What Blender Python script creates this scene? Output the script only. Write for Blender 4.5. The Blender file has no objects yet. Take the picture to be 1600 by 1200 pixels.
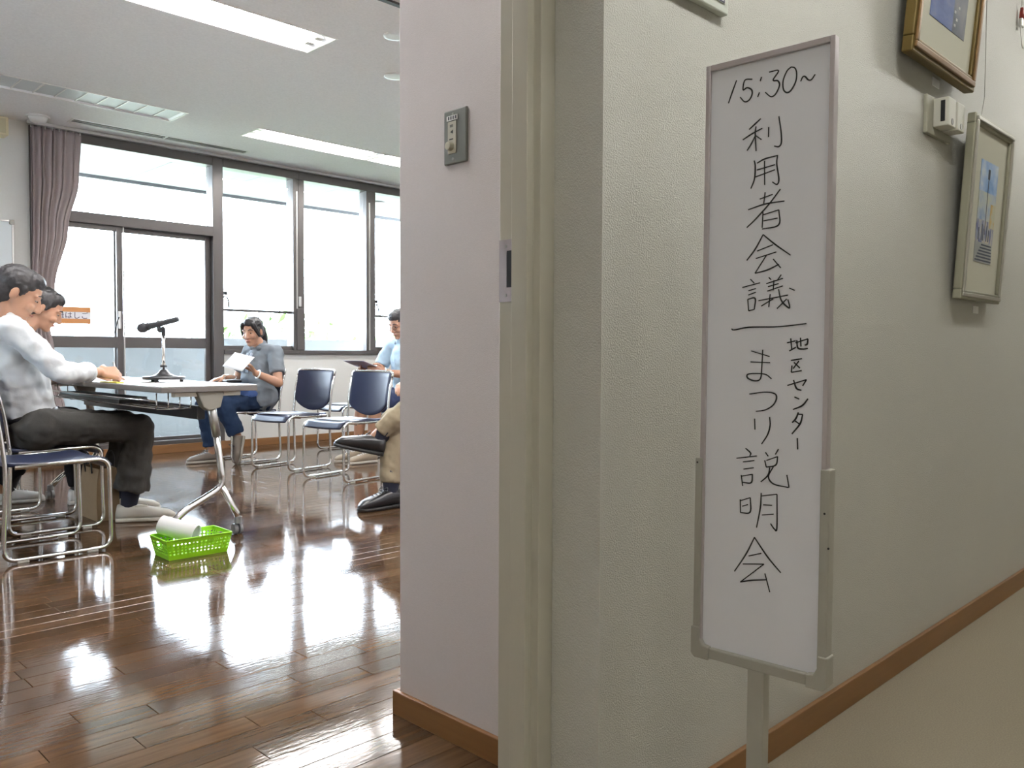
import bpy, bmesh, math, random
from mathutils import Vector, Matrix

# ------------------------------------------------------------------ camera, world, exposure
scene = bpy.context.scene
col = scene.collection
H_CAM, F_PX = 0.90, 1316.0
yaw, pitch, roll = math.radians(45.04), math.radians(-2.065), math.radians(0.231)
fw = Vector((math.cos(yaw) * math.cos(pitch), math.sin(yaw) * math.cos(pitch), math.sin(pitch)))
rt = Vector((math.sin(yaw), -math.cos(yaw), 0.0))
up = rt.cross(fw)
rt, up = rt * math.cos(roll) + up * math.sin(roll), up * math.cos(roll) - rt * math.sin(roll)
cam_data = bpy.data.cameras.new('camera')
cam_data.sensor_width = 36.0
cam_data.lens = 36.0 * F_PX / 1600.0
cam_data.clip_start = 0.02
cam_data.clip_end = 300
cam = bpy.data.objects.new('camera', cam_data)
M = Matrix(((rt.x, up.x, -fw.x), (rt.y, up.y, -fw.y), (rt.z, up.z, -fw.z))).to_4x4()
M.translation = Vector((0, 0, H_CAM))
cam.matrix_world = M
col.objects.link(cam)
scene.camera = cam

SKY_STRENGTH = 29.0
LAMP_ROOM = 52.0
LAMP_CORRIDOR = 38.0
world = bpy.data.worlds.new('overcast_sky')
scene.world = world
world.use_nodes = True
bg = world.node_tree.nodes['Background']
bg.inputs[0].default_value = (0.74, 0.87, 1.0, 1)
bg.inputs[1].default_value = SKY_STRENGTH

vs = scene.view_settings
vs.view_transform = 'Standard'
vs.look = 'None'
vs.gamma = 1.0
vs.exposure = 0.45
vs.use_curve_mapping = False
scene.cycles.use_denoising = True
scene.cycles.max_bounces = 10
scene.cycles.diffuse_bounces = 6
scene.cycles.transparent_max_bounces = 24
scene.cycles.sample_clamp_indirect = 12.0
scene.cycles.caustics_reflective = False
scene.cycles.caustics_refractive = False

random.seed(7)
PI = math.pi


# ------------------------------------------------------------------ helpers
class MB:
    """Collects shapes; build() links them as one mesh object."""
    def __init__(self):
        self.v, self.f, self.tone = [], [], None

    def add(self, verts, faces):
        n = len(self.v)
        self.v += [tuple(p) for p in verts]
        self.f += [tuple(i + n for i in q) for q in faces]
        return self

    def box(self, x0, x1, y0, y1, z0, z1):
        x0, x1 = min(x0, x1), max(x0, x1); y0, y1 = min(y0, y1), max(y0, y1); z0, z1 = min(z0, z1), max(z0, z1)
        return self.add([(x0, y0, z0), (x1, y0, z0), (x1, y1, z0), (x0, y1, z0), (x0, y0, z1), (x1, y0, z1), (x1, y1, z1), (x0, y1, z1)],
                        [(3, 2, 1, 0), (4, 5, 6, 7), (0, 1, 5, 4), (1, 2, 6, 5), (2, 3, 7, 6), (3, 0, 4, 7)])

    def prism(self, poly, z0, z1):
        n = len(poly)
        area = sum(poly[i][0] * poly[(i + 1) % n][1] - poly[(i + 1) % n][0] * poly[i][1] for i in range(n))
        if area < 0:
            poly = poly[::-1]
        return self.add([(x, y, z0) for x, y in poly] + [(x, y, z1) for x, y in poly],
                        [tuple(range(n - 1, -1, -1)), tuple(range(n, 2 * n))] + [(i, (i + 1) % n, n + (i + 1) % n, n + i) for i in range(n)])

    def rings(self, rings, closed_ends=True, wrap=True):
        n = len(rings[0]); vs_ = [p for r_ in rings for p in r_]; fs = []
        for i in range(len(rings) - 1):
            for j in range(n if wrap else n - 1):
                k = (j + 1) % n
                fs.append((i * n + j, i * n + k, (i + 1) * n + k, (i + 1) * n + j))
        if closed_ends:
            fs.append(tuple(range(n - 1, -1, -1)))
            fs.append(tuple((len(rings) - 1) * n + j for j in range(n)))
        return self.add(vs_, fs)

    def tube(self, pts, r, seg=8, closed=False):
        pts = [Vector(p) for p in pts]
        n = len(pts)
        rad = r if isinstance(r, (list, tuple)) else [r] * n
        T = []
        for i in range(n):
            a = pts[i - 1] if (i > 0 or closed) else pts[i]
            b = pts[(i + 1) % n] if (i < n - 1 or closed) else pts[i]
            d = (b - a)
            T.append(d.normalized() if d.length > 1e-9 else Vector((0, 0, 1)))
        ref = Vector((0, 0, 1)) if abs(T[0].z) < 0.9 else Vector((1, 0, 0))
        N = (ref - T[0] * ref.dot(T[0])).normalized()
        rings = []
        for i in range(n):
            N = (N - T[i] * N.dot(T[i]))
            N = N.normalized() if N.length > 1e-6 else T[i].orthogonal().normalized()
            B = T[i].cross(N)
            rings.append([pts[i] + (N * math.cos(2 * PI * j / seg) + B * math.sin(2 * PI * j / seg)) * rad[i] for j in range(seg)])
        if closed:
            rings.append(rings[0])
        return self.rings(rings, closed_ends=not closed)

    def cyl(self, p0, p1, r0, r1=None, seg=16):
        return self.tube([p0, p1], [r0, r0 if r1 is None else r1], seg)

    def lathe(self, profile, origin=(0, 0, 0), seg=24, axis='z'):
        ox, oy, oz = origin
        rings = []
        for rr, h in profile:
            ring = []
            for j in range(seg):
                a = 2 * PI * j / seg
                ring.append((ox + rr * math.cos(a), oy + rr * math.sin(a), oz + h))
            rings.append(ring)
        return self.rings(rings)

    def capsule(self, p0, p1, r0, r1, flat=None, seg=14, cut0=False, cut1=False):
        p0, p1 = Vector(p0), Vector(p1)
        d = p1 - p0
        L = d.length
        d = d.normalized() if L > 1e-6 else Vector((0, 0, 1))
        N = d.orthogonal().normalized(); B = d.cross(N)
        prof = []
        if cut0:
            prof.append((p0, r0))
        else:
            for a in (-80, -55, -28):
                prof.append((p0 + d * r0 * math.sin(math.radians(a)), r0 * math.cos(math.radians(a))))
            prof.append((p0, r0))
        prof.append(((p0 + p1) / 2, (r0 + r1) / 2))
        prof.append((p1, r1))
        if not cut1:
            for a in (28, 55, 80):
                prof.append((p1 + d * r1 * math.sin(math.radians(a)), r1 * math.cos(math.radians(a))))
        rings = []
        for c, rr in prof:
            ring = []
            for j in range(seg):
                a = 2 * PI * j / seg
                o = (N * math.cos(a) + B * math.sin(a)) * rr
                if flat:
                    ax = Vector(flat[0]).normalized()
                    o = o - ax * o.dot(ax) * (1 - flat[1])
                ring.append(c + o)
            rings.append(ring)
        return self.rings(rings)

    def ellipsoid(self, c, axes, seg=16, rows=10):
        """axes: three vectors (already scaled)."""
        c = Vector(c); a, b, d = [Vector(q) for q in axes]
        rings = []
        for i in range(1, rows):
            th = PI * i / rows - PI / 2
            rings.append([c + d * math.sin(th) + (a * math.cos(2 * PI * j / seg) + b * math.sin(2 * PI * j / seg)) * math.cos(th) for j in range(seg)])
        return self.rings(rings)

    def transform(self, m):
        self.v = [tuple(m @ Vector(p)) for p in self.v]
        return self

    def build(self, name, mat=None, parent=None, smooth=False, bevel=0.0, mods=None, kind=None):
        me = bpy.data.meshes.new(name)
        me.from_pydata(self.v, [], self.f)
        if smooth:
            for p in me.polygons:
                p.use_smooth = True
        if self.tone is not None:
            at = me.attributes.new('tone', 'FLOAT', 'FACE')
            at.data.foreach_set('value', self.tone)
        me.validate()
        bm = bmesh.new(); bm.from_mesh(me); bmesh.ops.recalc_face_normals(bm, faces=bm.faces); bm.to_mesh(me); bm.free()
        me.update()
        o = bpy.data.objects.new(name, me)
        col.objects.link(o)
        if mat:
            me.materials.append(mat)
        if parent:
            o.parent = parent
        if bevel:
            b = o.modifiers.new('edge', 'BEVEL'); b.width = bevel; b.segments = 2; b.limit_method = 'ANGLE'; b.angle_limit = math.radians(40)
        if kind:
            o['kind'] = kind
        return o


def fillet(pts, r, n=6):
    pts = [Vector(p) for p in pts]
    out = [pts[0]]
    for i in range(1, len(pts) - 1):
        a, b, c = pts[i - 1], pts[i], pts[i + 1]
        d1, d2 = (a - b), (c - b)
        rr = min(r, d1.length * .49, d2.length * .49)
        p, q = b + d1.normalized() * rr, b + d2.normalized() * rr
        for k in range(n + 1):
            t = k / n
            out.append(p * (1 - t) ** 2 + b * 2 * t * (1 - t) + q * t * t)
    out.append(pts[-1])
    return out


def catmull(pts, n=6):
    if len(pts) < 3:
        return [Vector(p) for p in pts]
    P = [Vector(p) for p in pts]
    P = [P[0] * 2 - P[1]] + P + [P[-1] * 2 - P[-2]]
    out = []
    for i in range(1, len(P) - 2):
        p0, p1, p2, p3 = P[i - 1], P[i], P[i + 1], P[i + 2]
        for k in range(n):
            t = k / n
            out.append(0.5 * ((2 * p1) + (p2 - p0) * t + (2 * p0 - 5 * p1 + 4 * p2 - p3) * t * t + (3 * p1 - p0 - 3 * p2 + p3) * t ** 3))
    out.append(P[-2])
    return out


def empty(name, loc=(0, 0, 0), rotz=0.0):
    o = bpy.data.objects.new(name, None)
    o.empty_display_size = 0.1
    o.location = loc
    o.rotation_euler = (0, 0, rotz)
    col.objects.link(o)
    return o


def tag(o, label, cat, group=None):
    o['label'] = label
    o['category'] = cat
    if group:
        o['group'] = group
    return o


def thing(name, label, cat, loc=(0, 0, 0), rotz=0.0, group=None):
    return tag(empty(name, loc, rotz), label, cat, group)


def struct(o, label=None):
    o['kind'] = 'structure'
    if label:
        o['label'] = label
    return o


def copy_tree(o, parent=None):
    c = o.copy()
    col.objects.link(c)
    c.parent = parent
    for ch in list(o.children):
        copy_tree(ch, c)
    return c


# ------------------------------------------------------------------ materials
def mat(name, color, rough=0.5, metal=0.0, spec=0.5, coat=0.0, coat_rough=0.1, noise=0.0, nscale=20.0, bump=0.0, bscale=200.0, bdetail=2.0,
        stretch=None, alpha=1.0, trans=0.0, emit=None, estr=0.0, rnoise=0.0, sss=0.0, bdist=0.002):
    m = bpy.data.materials.new(name)
    m.use_nodes = True
    nt = m.node_tree
    b = nt.nodes['Principled BSDF']
    b.inputs['Base Color'].default_value = (*color, 1)
    b.inputs['Roughness'].default_value = rough
    b.inputs['Metallic'].default_value = metal
    b.inputs['Specular IOR Level'].default_value = spec
    b.inputs['Coat Weight'].default_value = coat
    b.inputs['Coat Roughness'].default_value = coat_rough
    b.inputs['Transmission Weight'].default_value = trans
    if sss:
        b.inputs['Subsurface Weight'].default_value = sss
        b.inputs['Subsurface Radius'].default_value = (0.012, 0.005, 0.003)
    if emit:
        b.inputs['Emission Color'].default_value = (*emit, 1)
        b.inputs['Emission Strength'].default_value = estr
    tc = nt.nodes.new('ShaderNodeTexCoord')
    src = tc.outputs['Object']
    if stretch:
        mp = nt.nodes.new('ShaderNodeMapping'); mp.inputs['Scale'].default_value = stretch
        nt.links.new(src, mp.inputs[0]); src = mp.outputs[0]
    if noise:
        n = nt.nodes.new('ShaderNodeTexNoise'); n.inputs['Scale'].default_value = nscale; n.inputs['Detail'].default_value = 4
        nt.links.new(src, n.inputs['Vector'])
        mx = nt.nodes.new('ShaderNodeMix'); mx.data_type = 'RGBA'
        mx.inputs[6].default_value = (*[c * (1 - noise) for c in color], 1)
        mx.inputs[7].default_value = (*[min(1, c * (1 + noise)) for c in color], 1)
        nt.links.new(n.outputs['Fac'], mx.inputs[0]); nt.links.new(mx.outputs[2], b.inputs['Base Color'])
    if rnoise:
        n3 = nt.nodes.new('ShaderNodeTexNoise'); n3.inputs['Scale'].default_value = nscale
        nt.links.new(src, n3.inputs['Vector'])
        mr = nt.nodes.new('ShaderNodeMapRange'); mr.inputs['To Min'].default_value = max(0.02, rough - rnoise); mr.inputs['To Max'].default_value = rough + rnoise
        nt.links.new(n3.outputs['Fac'], mr.inputs['Value']); nt.links.new(mr.outputs[0], b.inputs['Roughness'])
    if bump:
        n2 = nt.nodes.new('ShaderNodeTexNoise'); n2.inputs['Scale'].default_value = bscale; n2.inputs['Detail'].default_value = bdetail
        nt.links.new(src, n2.inputs['Vector'])
        bp = nt.nodes.new('ShaderNodeBump'); bp.inputs['Strength'].default_value = bump; bp.inputs['Distance'].default_value = bdist
        nt.links.new(n2.outputs['Fac'], bp.inputs['Height']); nt.links.new(bp.outputs[0], b.inputs['Normal'])
    return m


def glass_mat(name, tint=(1, 1, 1), refl=0.9):
    m = bpy.data.materials.new(name)
    m.use_nodes = True
    nt = m.node_tree
    nt.nodes.remove(nt.nodes['Principled BSDF'])
    out = nt.nodes['Material Output']
    t = nt.nodes.new('ShaderNodeBsdfTransparent'); t.inputs[0].default_value = (*tint, 1)
    g = nt.nodes.new('ShaderNodeBsdfGlossy'); g.inputs['Roughness'].default_value = 0.01
    fr = nt.nodes.new('ShaderNodeFresnel'); fr.inputs[0].default_value = 1.45
    ml = nt.nodes.new('ShaderNodeMath'); ml.operation = 'MULTIPLY'; ml.inputs[1].default_value = refl
    mx = nt.nodes.new('ShaderNodeMixShader')
    nt.links.new(fr.outputs[0], ml.inputs[0]); nt.links.new(ml.outputs[0], mx.inputs[0])
    nt.links.new(t.outputs[0], mx.inputs[1]); nt.links.new(g.outputs[0], mx.inputs[2]); nt.links.new(mx.outputs[0], out.inputs[0])
    return m


def emit_mat(name, color, strength):
    m = bpy.data.materials.new(name)
    m.use_nodes = True
    nt = m.node_tree
    nt.nodes.remove(nt.nodes['Principled BSDF'])
    e = nt.nodes.new('ShaderNodeEmission'); e.inputs[0].default_value = (*color, 1); e.inputs[1].default_value = strength
    nt.links.new(e.outputs[0], nt.nodes['Material Output'].inputs[0])
    return m


def floor_mat():
    m = mat('varnished_wood_floor', (0.11, 0.055, 0.026), rough=0.16, spec=0.34, coat=0.06, coat_rough=0.06)
    nt = m.node_tree; b = nt.nodes['Principled BSDF']; L = nt.links
    at = nt.nodes.new('ShaderNodeAttribute'); at.attribute_name = 'tone'
    tc = nt.nodes.new('ShaderNodeTexCoord')
    mp = nt.nodes.new('ShaderNodeMapping'); mp.inputs['Scale'].default_value = (2.2, 38, 1)
    L.new(tc.outputs['Object'], mp.inputs[0])
    ad = nt.nodes.new('ShaderNodeVectorMath'); ad.operation = 'ADD'
    cm = nt.nodes.new('ShaderNodeCombineXYZ'); mu = nt.nodes.new('ShaderNodeMath'); mu.operation = 'MULTIPLY'; mu.inputs[1].default_value = 91.0
    L.new(at.outputs['Fac'], mu.inputs[0]); L.new(mu.outputs[0], cm.inputs[0]); L.new(mp.outputs[0], ad.inputs[0]); L.new(cm.outputs[0], ad.inputs[1])
    n = nt.nodes.new('ShaderNodeTexNoise'); n.inputs['Scale'].default_value = 1.6; n.inputs['Detail'].default_value = 6; n.inputs['Roughness'].default_value = 0.65
    L.new(ad.outputs[0], n.inputs['Vector'])
    ramp = nt.nodes.new('ShaderNodeValToRGB')
    ramp.color_ramp.elements[0].position = 0.28; ramp.color_ramp.elements[0].color = (0.060, 0.033, 0.017, 1)
    ramp.color_ramp.elements[1].position = 0.75; ramp.color_ramp.elements[1].color = (0.110, 0.062, 0.031, 1)
    L.new(n.outputs['Fac'], ramp.inputs[0])
    hs = nt.nodes.new('ShaderNodeHueSaturation')
    mr = nt.nodes.new('ShaderNodeMapRange'); mr.inputs['To Min'].default_value = 0.75; mr.inputs['To Max'].default_value = 1.30
    L.new(at.outputs['Fac'], mr.inputs['Value']); L.new(mr.outputs[0], hs.inputs['Value']); L.new(ramp.outputs[0], hs.inputs['Color'])
    L.new(hs.outputs[0], b.inputs['Base Color'])
    # worn varnish: broad patches and fine scratches in the gloss
    n2 = nt.nodes.new('ShaderNodeTexNoise'); n2.inputs['Scale'].default_value = 3.0; n2.inputs['Detail'].default_value = 5
    L.new(tc.outputs['Object'], n2.inputs['Vector'])
    m2 = nt.nodes.new('ShaderNodeMapRange'); m2.inputs['From Min'].default_value = 0.35; m2.inputs['From Max'].default_value = 0.7
    m2.inputs['To Min'].default_value = 0.05; m2.inputs['To Max'].default_value = 0.13
    L.new(n2.outputs['Fac'], m2.inputs['Value']); L.new(m2.outputs[0], b.inputs['Roughness'])
    n3 = nt.nodes.new('ShaderNodeTexNoise'); n3.inputs['Scale'].default_value = 55; n3.inputs['Detail'].default_value = 3
    mp3 = nt.nodes.new('ShaderNodeMapping'); mp3.inputs['Scale'].default_value = (0.5, 1.6, 1)
    L.new(tc.outputs['Object'], mp3.inputs[0]); L.new(mp3.outputs[0], n3.inputs['Vector'])
    bp = nt.nodes.new('ShaderNodeBump'); bp.inputs['Strength'].default_value = 0.10; bp.inputs['Distance'].default_value = 0.0016
    L.new(n3.outputs['Fac'], bp.inputs['Height']); L.new(bp.outputs[0], b.inputs['Normal']); L.new(bp.outputs[0], b.inputs['Coat Normal'])
    return m


MT = {}
MT['floor'] = floor_mat()
MT['subfloor'] = mat('dark_joint', (0.03, 0.018, 0.01), 0.6)
MT['carpet'] = mat('beige_carpet', (0.275, 0.235, 0.175), 0.95, spec=0.1, noise=0.25, nscale=260, bump=0.5, bscale=500)
MT['wall_cor'] = mat('corridor_vinyl', (0.58, 0.572, 0.525), 0.26, spec=0.5, noise=0.03, nscale=3, bump=0.8, bscale=330, bdetail=3, bdist=0.003)
MT['wall_stub'] = mat('woven_vinyl', (0.64, 0.59, 0.585), 0.6, spec=0.3, noise=0.04, nscale=120, bump=0.3, bscale=420, stretch=(1, 1, 1.8))
MT['wall_room'] = mat('room_vinyl', (0.72, 0.72, 0.685), 0.6, spec=0.3, noise=0.03, nscale=60, bump=0.2, bscale=300)
MT['ceiling'] = mat('rockwool_ceiling', (0.86, 0.86, 0.85), 0.85, spec=0.2, noise=0.10, nscale=70, bump=0.4, bscale=90, bdist=0.003)
MT['frame_paint'] = mat('painted_steel', (0.50, 0.475, 0.40), 0.45, noise=0.03, nscale=8)
MT['base_wood'] = mat('stained_baseboard', (0.225, 0.105, 0.034), 0.4, noise=0.18, nscale=6, stretch=(1, 1, 12))
MT['bronze'] = mat('bronze_aluminium', (0.115, 0.105, 0.10), 0.38, metal=0.55)
MT['glass'] = glass_mat('window_glass')
MT['glass_low'] = glass_mat('wired_glass', (0.94, 0.95, 0.95))
MT['white_plastic'] = mat('white_plastic', (0.78, 0.78, 0.74), 0.4)
MT['reflector'] = mat('lamp_reflector', (0.86, 0.88, 0.88), 0.3)
MT['tube_on'] = emit_mat('lit_tube', (1.0, 0.965, 0.955), LAMP_ROOM)
MT['tube_cor'] = emit_mat('lit_corridor_tube', (1.0, 0.99, 0.94), LAMP_CORRIDOR)
MT['tube_off'] = mat('dark_tube', (0.75, 0.8, 0.8), 0.3)
MT['black'] = mat('black_plastic', (0.012, 0.012, 0.014), 0.4)
MT['ink'] = mat('marker_ink', (0.010, 0.010, 0.012), 0.5)
MT['chrome'] = mat('chrome', (0.78, 0.78, 0.76), 0.16, metal=1.0)
MT['alu'] = mat('brushed_aluminium', (0.62, 0.61, 0.58), 0.38, metal=0.85)
MT['grey_metal'] = mat('grey_steel', (0.33, 0.32, 0.28), 0.45, metal=0.4)
MT['navy'] = mat('navy_vinyl', (0.010, 0.016, 0.048), 0.33, spec=0.6, noise=0.1, nscale=30, bump=0.12, bscale=320)
MT['concrete'] = mat('pale_concrete', (0.19, 0.195, 0.20), 0.85, noise=0.12, nscale=5)
MT['soffit'] = mat('white_soffit', (0.30, 0.305, 0.30), 0.6, noise=0.03, nscale=4)
MT['ground'] = mat('pale_ground', (0.16, 0.17, 0.13), 0.9, noise=0.2, nscale=1)
MT['leaf'] = mat('foliage_green', (0.055, 0.115, 0.016), 0.7, noise=0.4, nscale=4)
MT['bark'] = mat('bark', (0.10, 0.07, 0.05), 0.9)
MT['paper'] = mat('paper', (0.80, 0.80, 0.80), 0.7, spec=0.2)

# ------------------------------------------------------------------ large structure
ZC, YW, YI = 2.72, 7.5, 1.105          # room ceiling, window wall plane, room side of the corridor wall
XL, XR = -2.6, 7.6                     # room extent
XJ, XS, YS = 1.111, 1.268, 1.662       # opening edge, partition face, partition far corner
X_DOOR_L = -0.25

# floors
fl = struct(MB().box(XL, XR, 1.0, YW, -0.06, -0.012).build('floor', MT['subfloor']))
PITCH, PLEN = 0.081, 0.628
known = {9: 1.12, 10: 0.985, 11: 0.745, 12: 1.196, 13: 0.84, 14: 1.311, 15: 1.102}
y_first = 1.756 - 9 * PITCH


def plank(mb, x0, x1, y0, y1, tone):
    g, c = 0.0006, 0.0010
    x0 += g; x1 -= g; y0 += g; y1 -= g
    vs_ = []
    for z, i in ((-0.012, 0), (-c, 0), (0.0, c)):
        vs_ += [(x0 + i, y0 + i, z), (x1 - i, y0 + i, z), (x1 - i, y1 - i, z), (x0 + i, y1 - i, z)]
    fs = [(8, 9, 10, 11)]
    for a in (0, 4):
        for j in range(4):
            k = (j + 1) % 4
            fs.append((a + j, a + k, a + 4 + k, a + 4 + j))
    mb.add(vs_, fs)
    mb.tone += [tone] * len(fs)


far = MB(); far.tone = []
row = 0
y = y_first
while y < YW - 0.001:
    off = known.get(row, random.uniform(0, PLEN))
    k0 = math.floor((XL - off) / PLEN)
    x = off + k0 * PLEN
    while x < XR:
        a, b_ = max(x, XL), min(x + PLEN, XR)
        y1 = min(y + PITCH, YW)
        t = random.random()
        if b_ - a > 0.02:
            yc = (y + y1) / 2
            if yc < 3.4 and b_ > 0.24 * yc - 0.1 and a < 0.78 * yc + 0.15 and b_ < 6:
                mb = MB(); mb.tone = []
                plank(mb, a, b_, y, y1, t)
                mb.build('plank', MT['floor'], fl)
            else:
                plank(far, a, b_, y, y1, t)
        x += PLEN
    y += PITCH; row += 1
far.build('plank_field', MT['floor'], fl, kind='stuff')

struct(MB().box(-3.0, 9.5, -1.6, 1.0, -0.06, 0.0).build('floor_corridor', MT['carpet']))

# ceilings
lamps_at = [(1.52, 4.235, True), (0.27, 4.235, True), (3.43, 4.235, True),  # last lamp is unseen, added for more light in the room
            (1.52, 2.125, True), (0.27, 2.125, True), (3.43, 2.125, True),  # unseen row, added to brighten the partition and the wall by the curtain
            (1.57, 6.345, False), (0.32, 6.345, False), (3.43, 6.345, True), (4.68, 6.345, True)]
LW, LL, LD = 0.305, 1.25, 0.075


def plane_with_holes(x0, x1, y0, y1, z, holes):
    xs = sorted({x0, x1, *[h[0] for h in holes], *[h[1] for h in holes]}); ys = sorted({y0, y1, *[h[2] for h in holes], *[h[3] for h in holes]})
    xs = [v for v in xs if x0 <= v <= x1]; ys = [v for v in ys if y0 <= v <= y1]
    mb = MB()
    for i in range(len(xs) - 1):
        for j in range(len(ys) - 1):
            cx, cy = (xs[i] + xs[i + 1]) / 2, (ys[j] + ys[j + 1]) / 2
            if not any(h[0] < cx < h[1] and h[2] < cy < h[3] for h in holes):
                mb.box(xs[i], xs[i + 1], ys[j], ys[j + 1], z, z + 0.02)
    return mb


cs_holes = [(2.27, 3.745, 7.13, 7.245)]
holes = [(x, x + LL, y, y + LW) for x, y, on in lamps_at] + cs_holes
struct(plane_with_holes(XL, XR, 3.9, YW, ZC, holes).build('ceiling', MT['ceiling']))
struct(plane_with_holes(XL, XR, YI, 3.9, ZC - 0.018, holes).build('ceiling_front', MT['ceiling']))
struct(MB().box(XL - 0.2, XR + 0.2, 0.9, YW + 0.15, ZC + 0.16, ZC + 0.3).build('light_block_slab', MT['concrete']))  # unseen slab, added to block sky light above the ceiling
ch = [(x, x + 1.25, -0.03, 0.23) for x in (-1.9, 0.8, 3.5, 6.2)]
struct(plane_with_holes(-3.0, 9.5, -1.6, 0.9, 2.55, ch).build('ceiling_corridor', MT['ceiling']))

# walls
w = MB()
w.box(XJ, 9.5, 0.9, YI, 0, 3.0)
w.box(-3.0, X_DOOR_L, 0.9, YI, 0, 3.0)
w.box(X_DOOR_L, XJ, 0.9, YI, 2.06, 3.0)
struct(w.build('wall_corridor', MT['wall_cor']))
struct(MB().box(XS, XR, YI, YS, 0, ZC).build('wall_partition', MT['wall_stub'], bevel=0.004))
w = MB()
DX0, DX1 = 2.05, 3.671                   # glazed door opening with its right post
WX_END = 7.06
w.box(XL - 0.15, DX0, YW, YW + 0.15, 0, ZC + 0.02)
w.box(DX1, XR, YW, YW + 0.15, 0, 0.885)
w.box(WX_END, XR, YW, YW + 0.15, 0.885, ZC + 0.02)
w.box(DX0, WX_END, YW, YW + 0.15, 2.70, ZC + 0.02)
w.box(DX0, DX1, YW, YW + 0.15, 0, 0.02)
struct(w.build('wall_back', MT['wall_room']))
w = MB()
ADDED_SIDE_WIN = [(4.5, 5.4)]
w.box(XL - 0.15, XL, 0.9, YW, 0, 0.9); w.box(XL - 0.15, XL, 0.9, YW, 2.0, ZC + 0.02)
for ya, yb in ((0.9, 4.5), (5.4, YW)):
    w.box(XL - 0.15, XL, ya, yb, 0.9, 2.0)
struct(w.build('wall_left', MT['wall_room']))
for k, (ya, yb) in enumerate(ADDED_SIDE_WIN):
    wn = struct(empty('window_%d' % (5 + k), (XL, ya, 0.9)))  # invented window out of view, added so daylight reaches the partition
    L_ = yb - ya
    m_ = MB()
    for a in ((0, 0.06, 0, 1.1), (L_ - 0.06, L_, 0, 1.1), (L_ / 2 - 0.03, L_ / 2 + 0.03, 0, 1.1), (0.06, L_ - 0.06, 0, 0.05), (0.06, L_ - 0.06, 1.05, 1.1)):
        m_.box(-0.11, 0.02, *a)
    m_.build('window_frame', MT['bronze'], wn, bevel=0.003)
    for a, b_ in ((0.06, L_ / 2 - 0.03), (L_ / 2 + 0.03, L_ - 0.06)):
        MB().box(-0.05, -0.045, a, b_, 0.05, 1.05).build('pane', MT['glass'], wn)
struct(MB().box(XR, XR + 0.15, 0.9, YW, 0, ZC + 0.02).build('wall_right', MT['wall_room']))
struct(MB().box(-3.0, 9.5, -1.75, -1.6, 0, 2.7).build('wall_corridor_opposite', MT['wall_cor']))
struct(MB().box(9.5, 9.65, -1.75, YI, 0, 2.7).build('wall_corridor_end', MT['wall_cor']))
struct(MB().box(-3.15, -3.0, -1.75, YI, 0, 2.7).build('wall_corridor_start', MT['wall_cor']))

# baseboards
struct(MB().box(XJ, 9.5, 0.888, 0.9, 0, 0.068).build('baseboard_corridor', MT['base_wood'], bevel=0.002))
b = MB().box(XS - 0.012, XS, YI, YS + 0.014, 0, 0.06).box(XS, XR, YS, YS + 0.014, 0, 0.06)
struct(b.build('baseboard_partition', MT['base_wood'], bevel=0.002))
b = MB().box(XL, DX0, YW - 0.012, YW, 0, 0.07).box(DX1, XR, YW - 0.012, YW, 0, 0.07)
struct(b.build('baseboard_back', MT['base_wood'], bevel=0.002))
struct(MB().box(DX0, DX1, YW - 0.03, YW, 0, 0.075).build('trim_1', MT['base_wood'], bevel=0.002))

# entry door frame (steel, rebated) and its strike plate
dr = struct(empty('door_2', (XJ, 1.0, 0)))
prof = [(1.111, 1.008), (1.0745, 1.008), (1.0745, 1.025), (1.058, 1.025), (1.058, 1.063), (1.070, 1.063), (1.070, 1.105), (1.111, 1.105)]
off = Vector((-XJ, -1.0, 0))
MB().prism([(x - XJ, y - 1.0) for x, y in prof], 0, 2.06).build('jamb', MT['frame_paint'], dr, bevel=0.0015)
c2 = X_DOOR_L + XJ
MB().prism([(c2 - x - XJ, y - 1.0) for x, y in prof], 0, 2.06).build('jamb', MT['frame_paint'], dr, bevel=0.0015)
MB().box(X_DOOR_L + 0.05 - XJ, -0.05, 0.008, 0.105, 2.02, 2.06).build('door_head', MT['frame_paint'], dr)
sp = MB()
y0, y1, z0, z1 = 0.0645, 0.1045, 0.993, 1.105
hy0, hy1, hz0, hz1 = 0.0645, 0.0855, 1.019, 1.085
X = 1.0688 - XJ
for a in ((hy1, y1, z0, z1), (hy0, hy1, z0, hz0), (hy0, hy1, hz1, z1)):
    sp.box(X, X + 0.0012, *a)
plate = sp.build('strike_plate', mat('satin_steel', (0.40, 0.34, 0.33), 0.35, metal=0.8), dr)
MB().box(X + 0.0008, X + 0.0014, hy0, hy1, hz0, hz1).build('latch_hole', MT['black'], plate)
for z in (z0 + 0.012, z1 - 0.012):
    MB().cyl((X - 0.0006, 0.087, z), (X + 0.0005, 0.087, z), 0.003, seg=12).build('screw', MT['grey_metal'], plate)

# ------------------------------------------------------------------ windows and glazed door in the back wall
FR = MT['bronze']


def rect_frame(mb, x0, x1, z0, z1, y0, y1, l, r_, b_, t):
    mb.box(x0, x0 + l, y0, y1, z0, z1); mb.box(x1 - r_, x1, y0, y1, z0, z1)
    mb.box(x0 + l, x1 - r_, y0, y1, z0, z0 + b_); mb.box(x0 + l, x1 - r_, y0, y1, z1 - t, z1)
    return mb


d1 = struct(empty('door_1', (DX0, YW, 0)))


def D(mb):
    return mb.transform(Matrix.Translation((-DX0, -YW, 0)))


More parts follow.
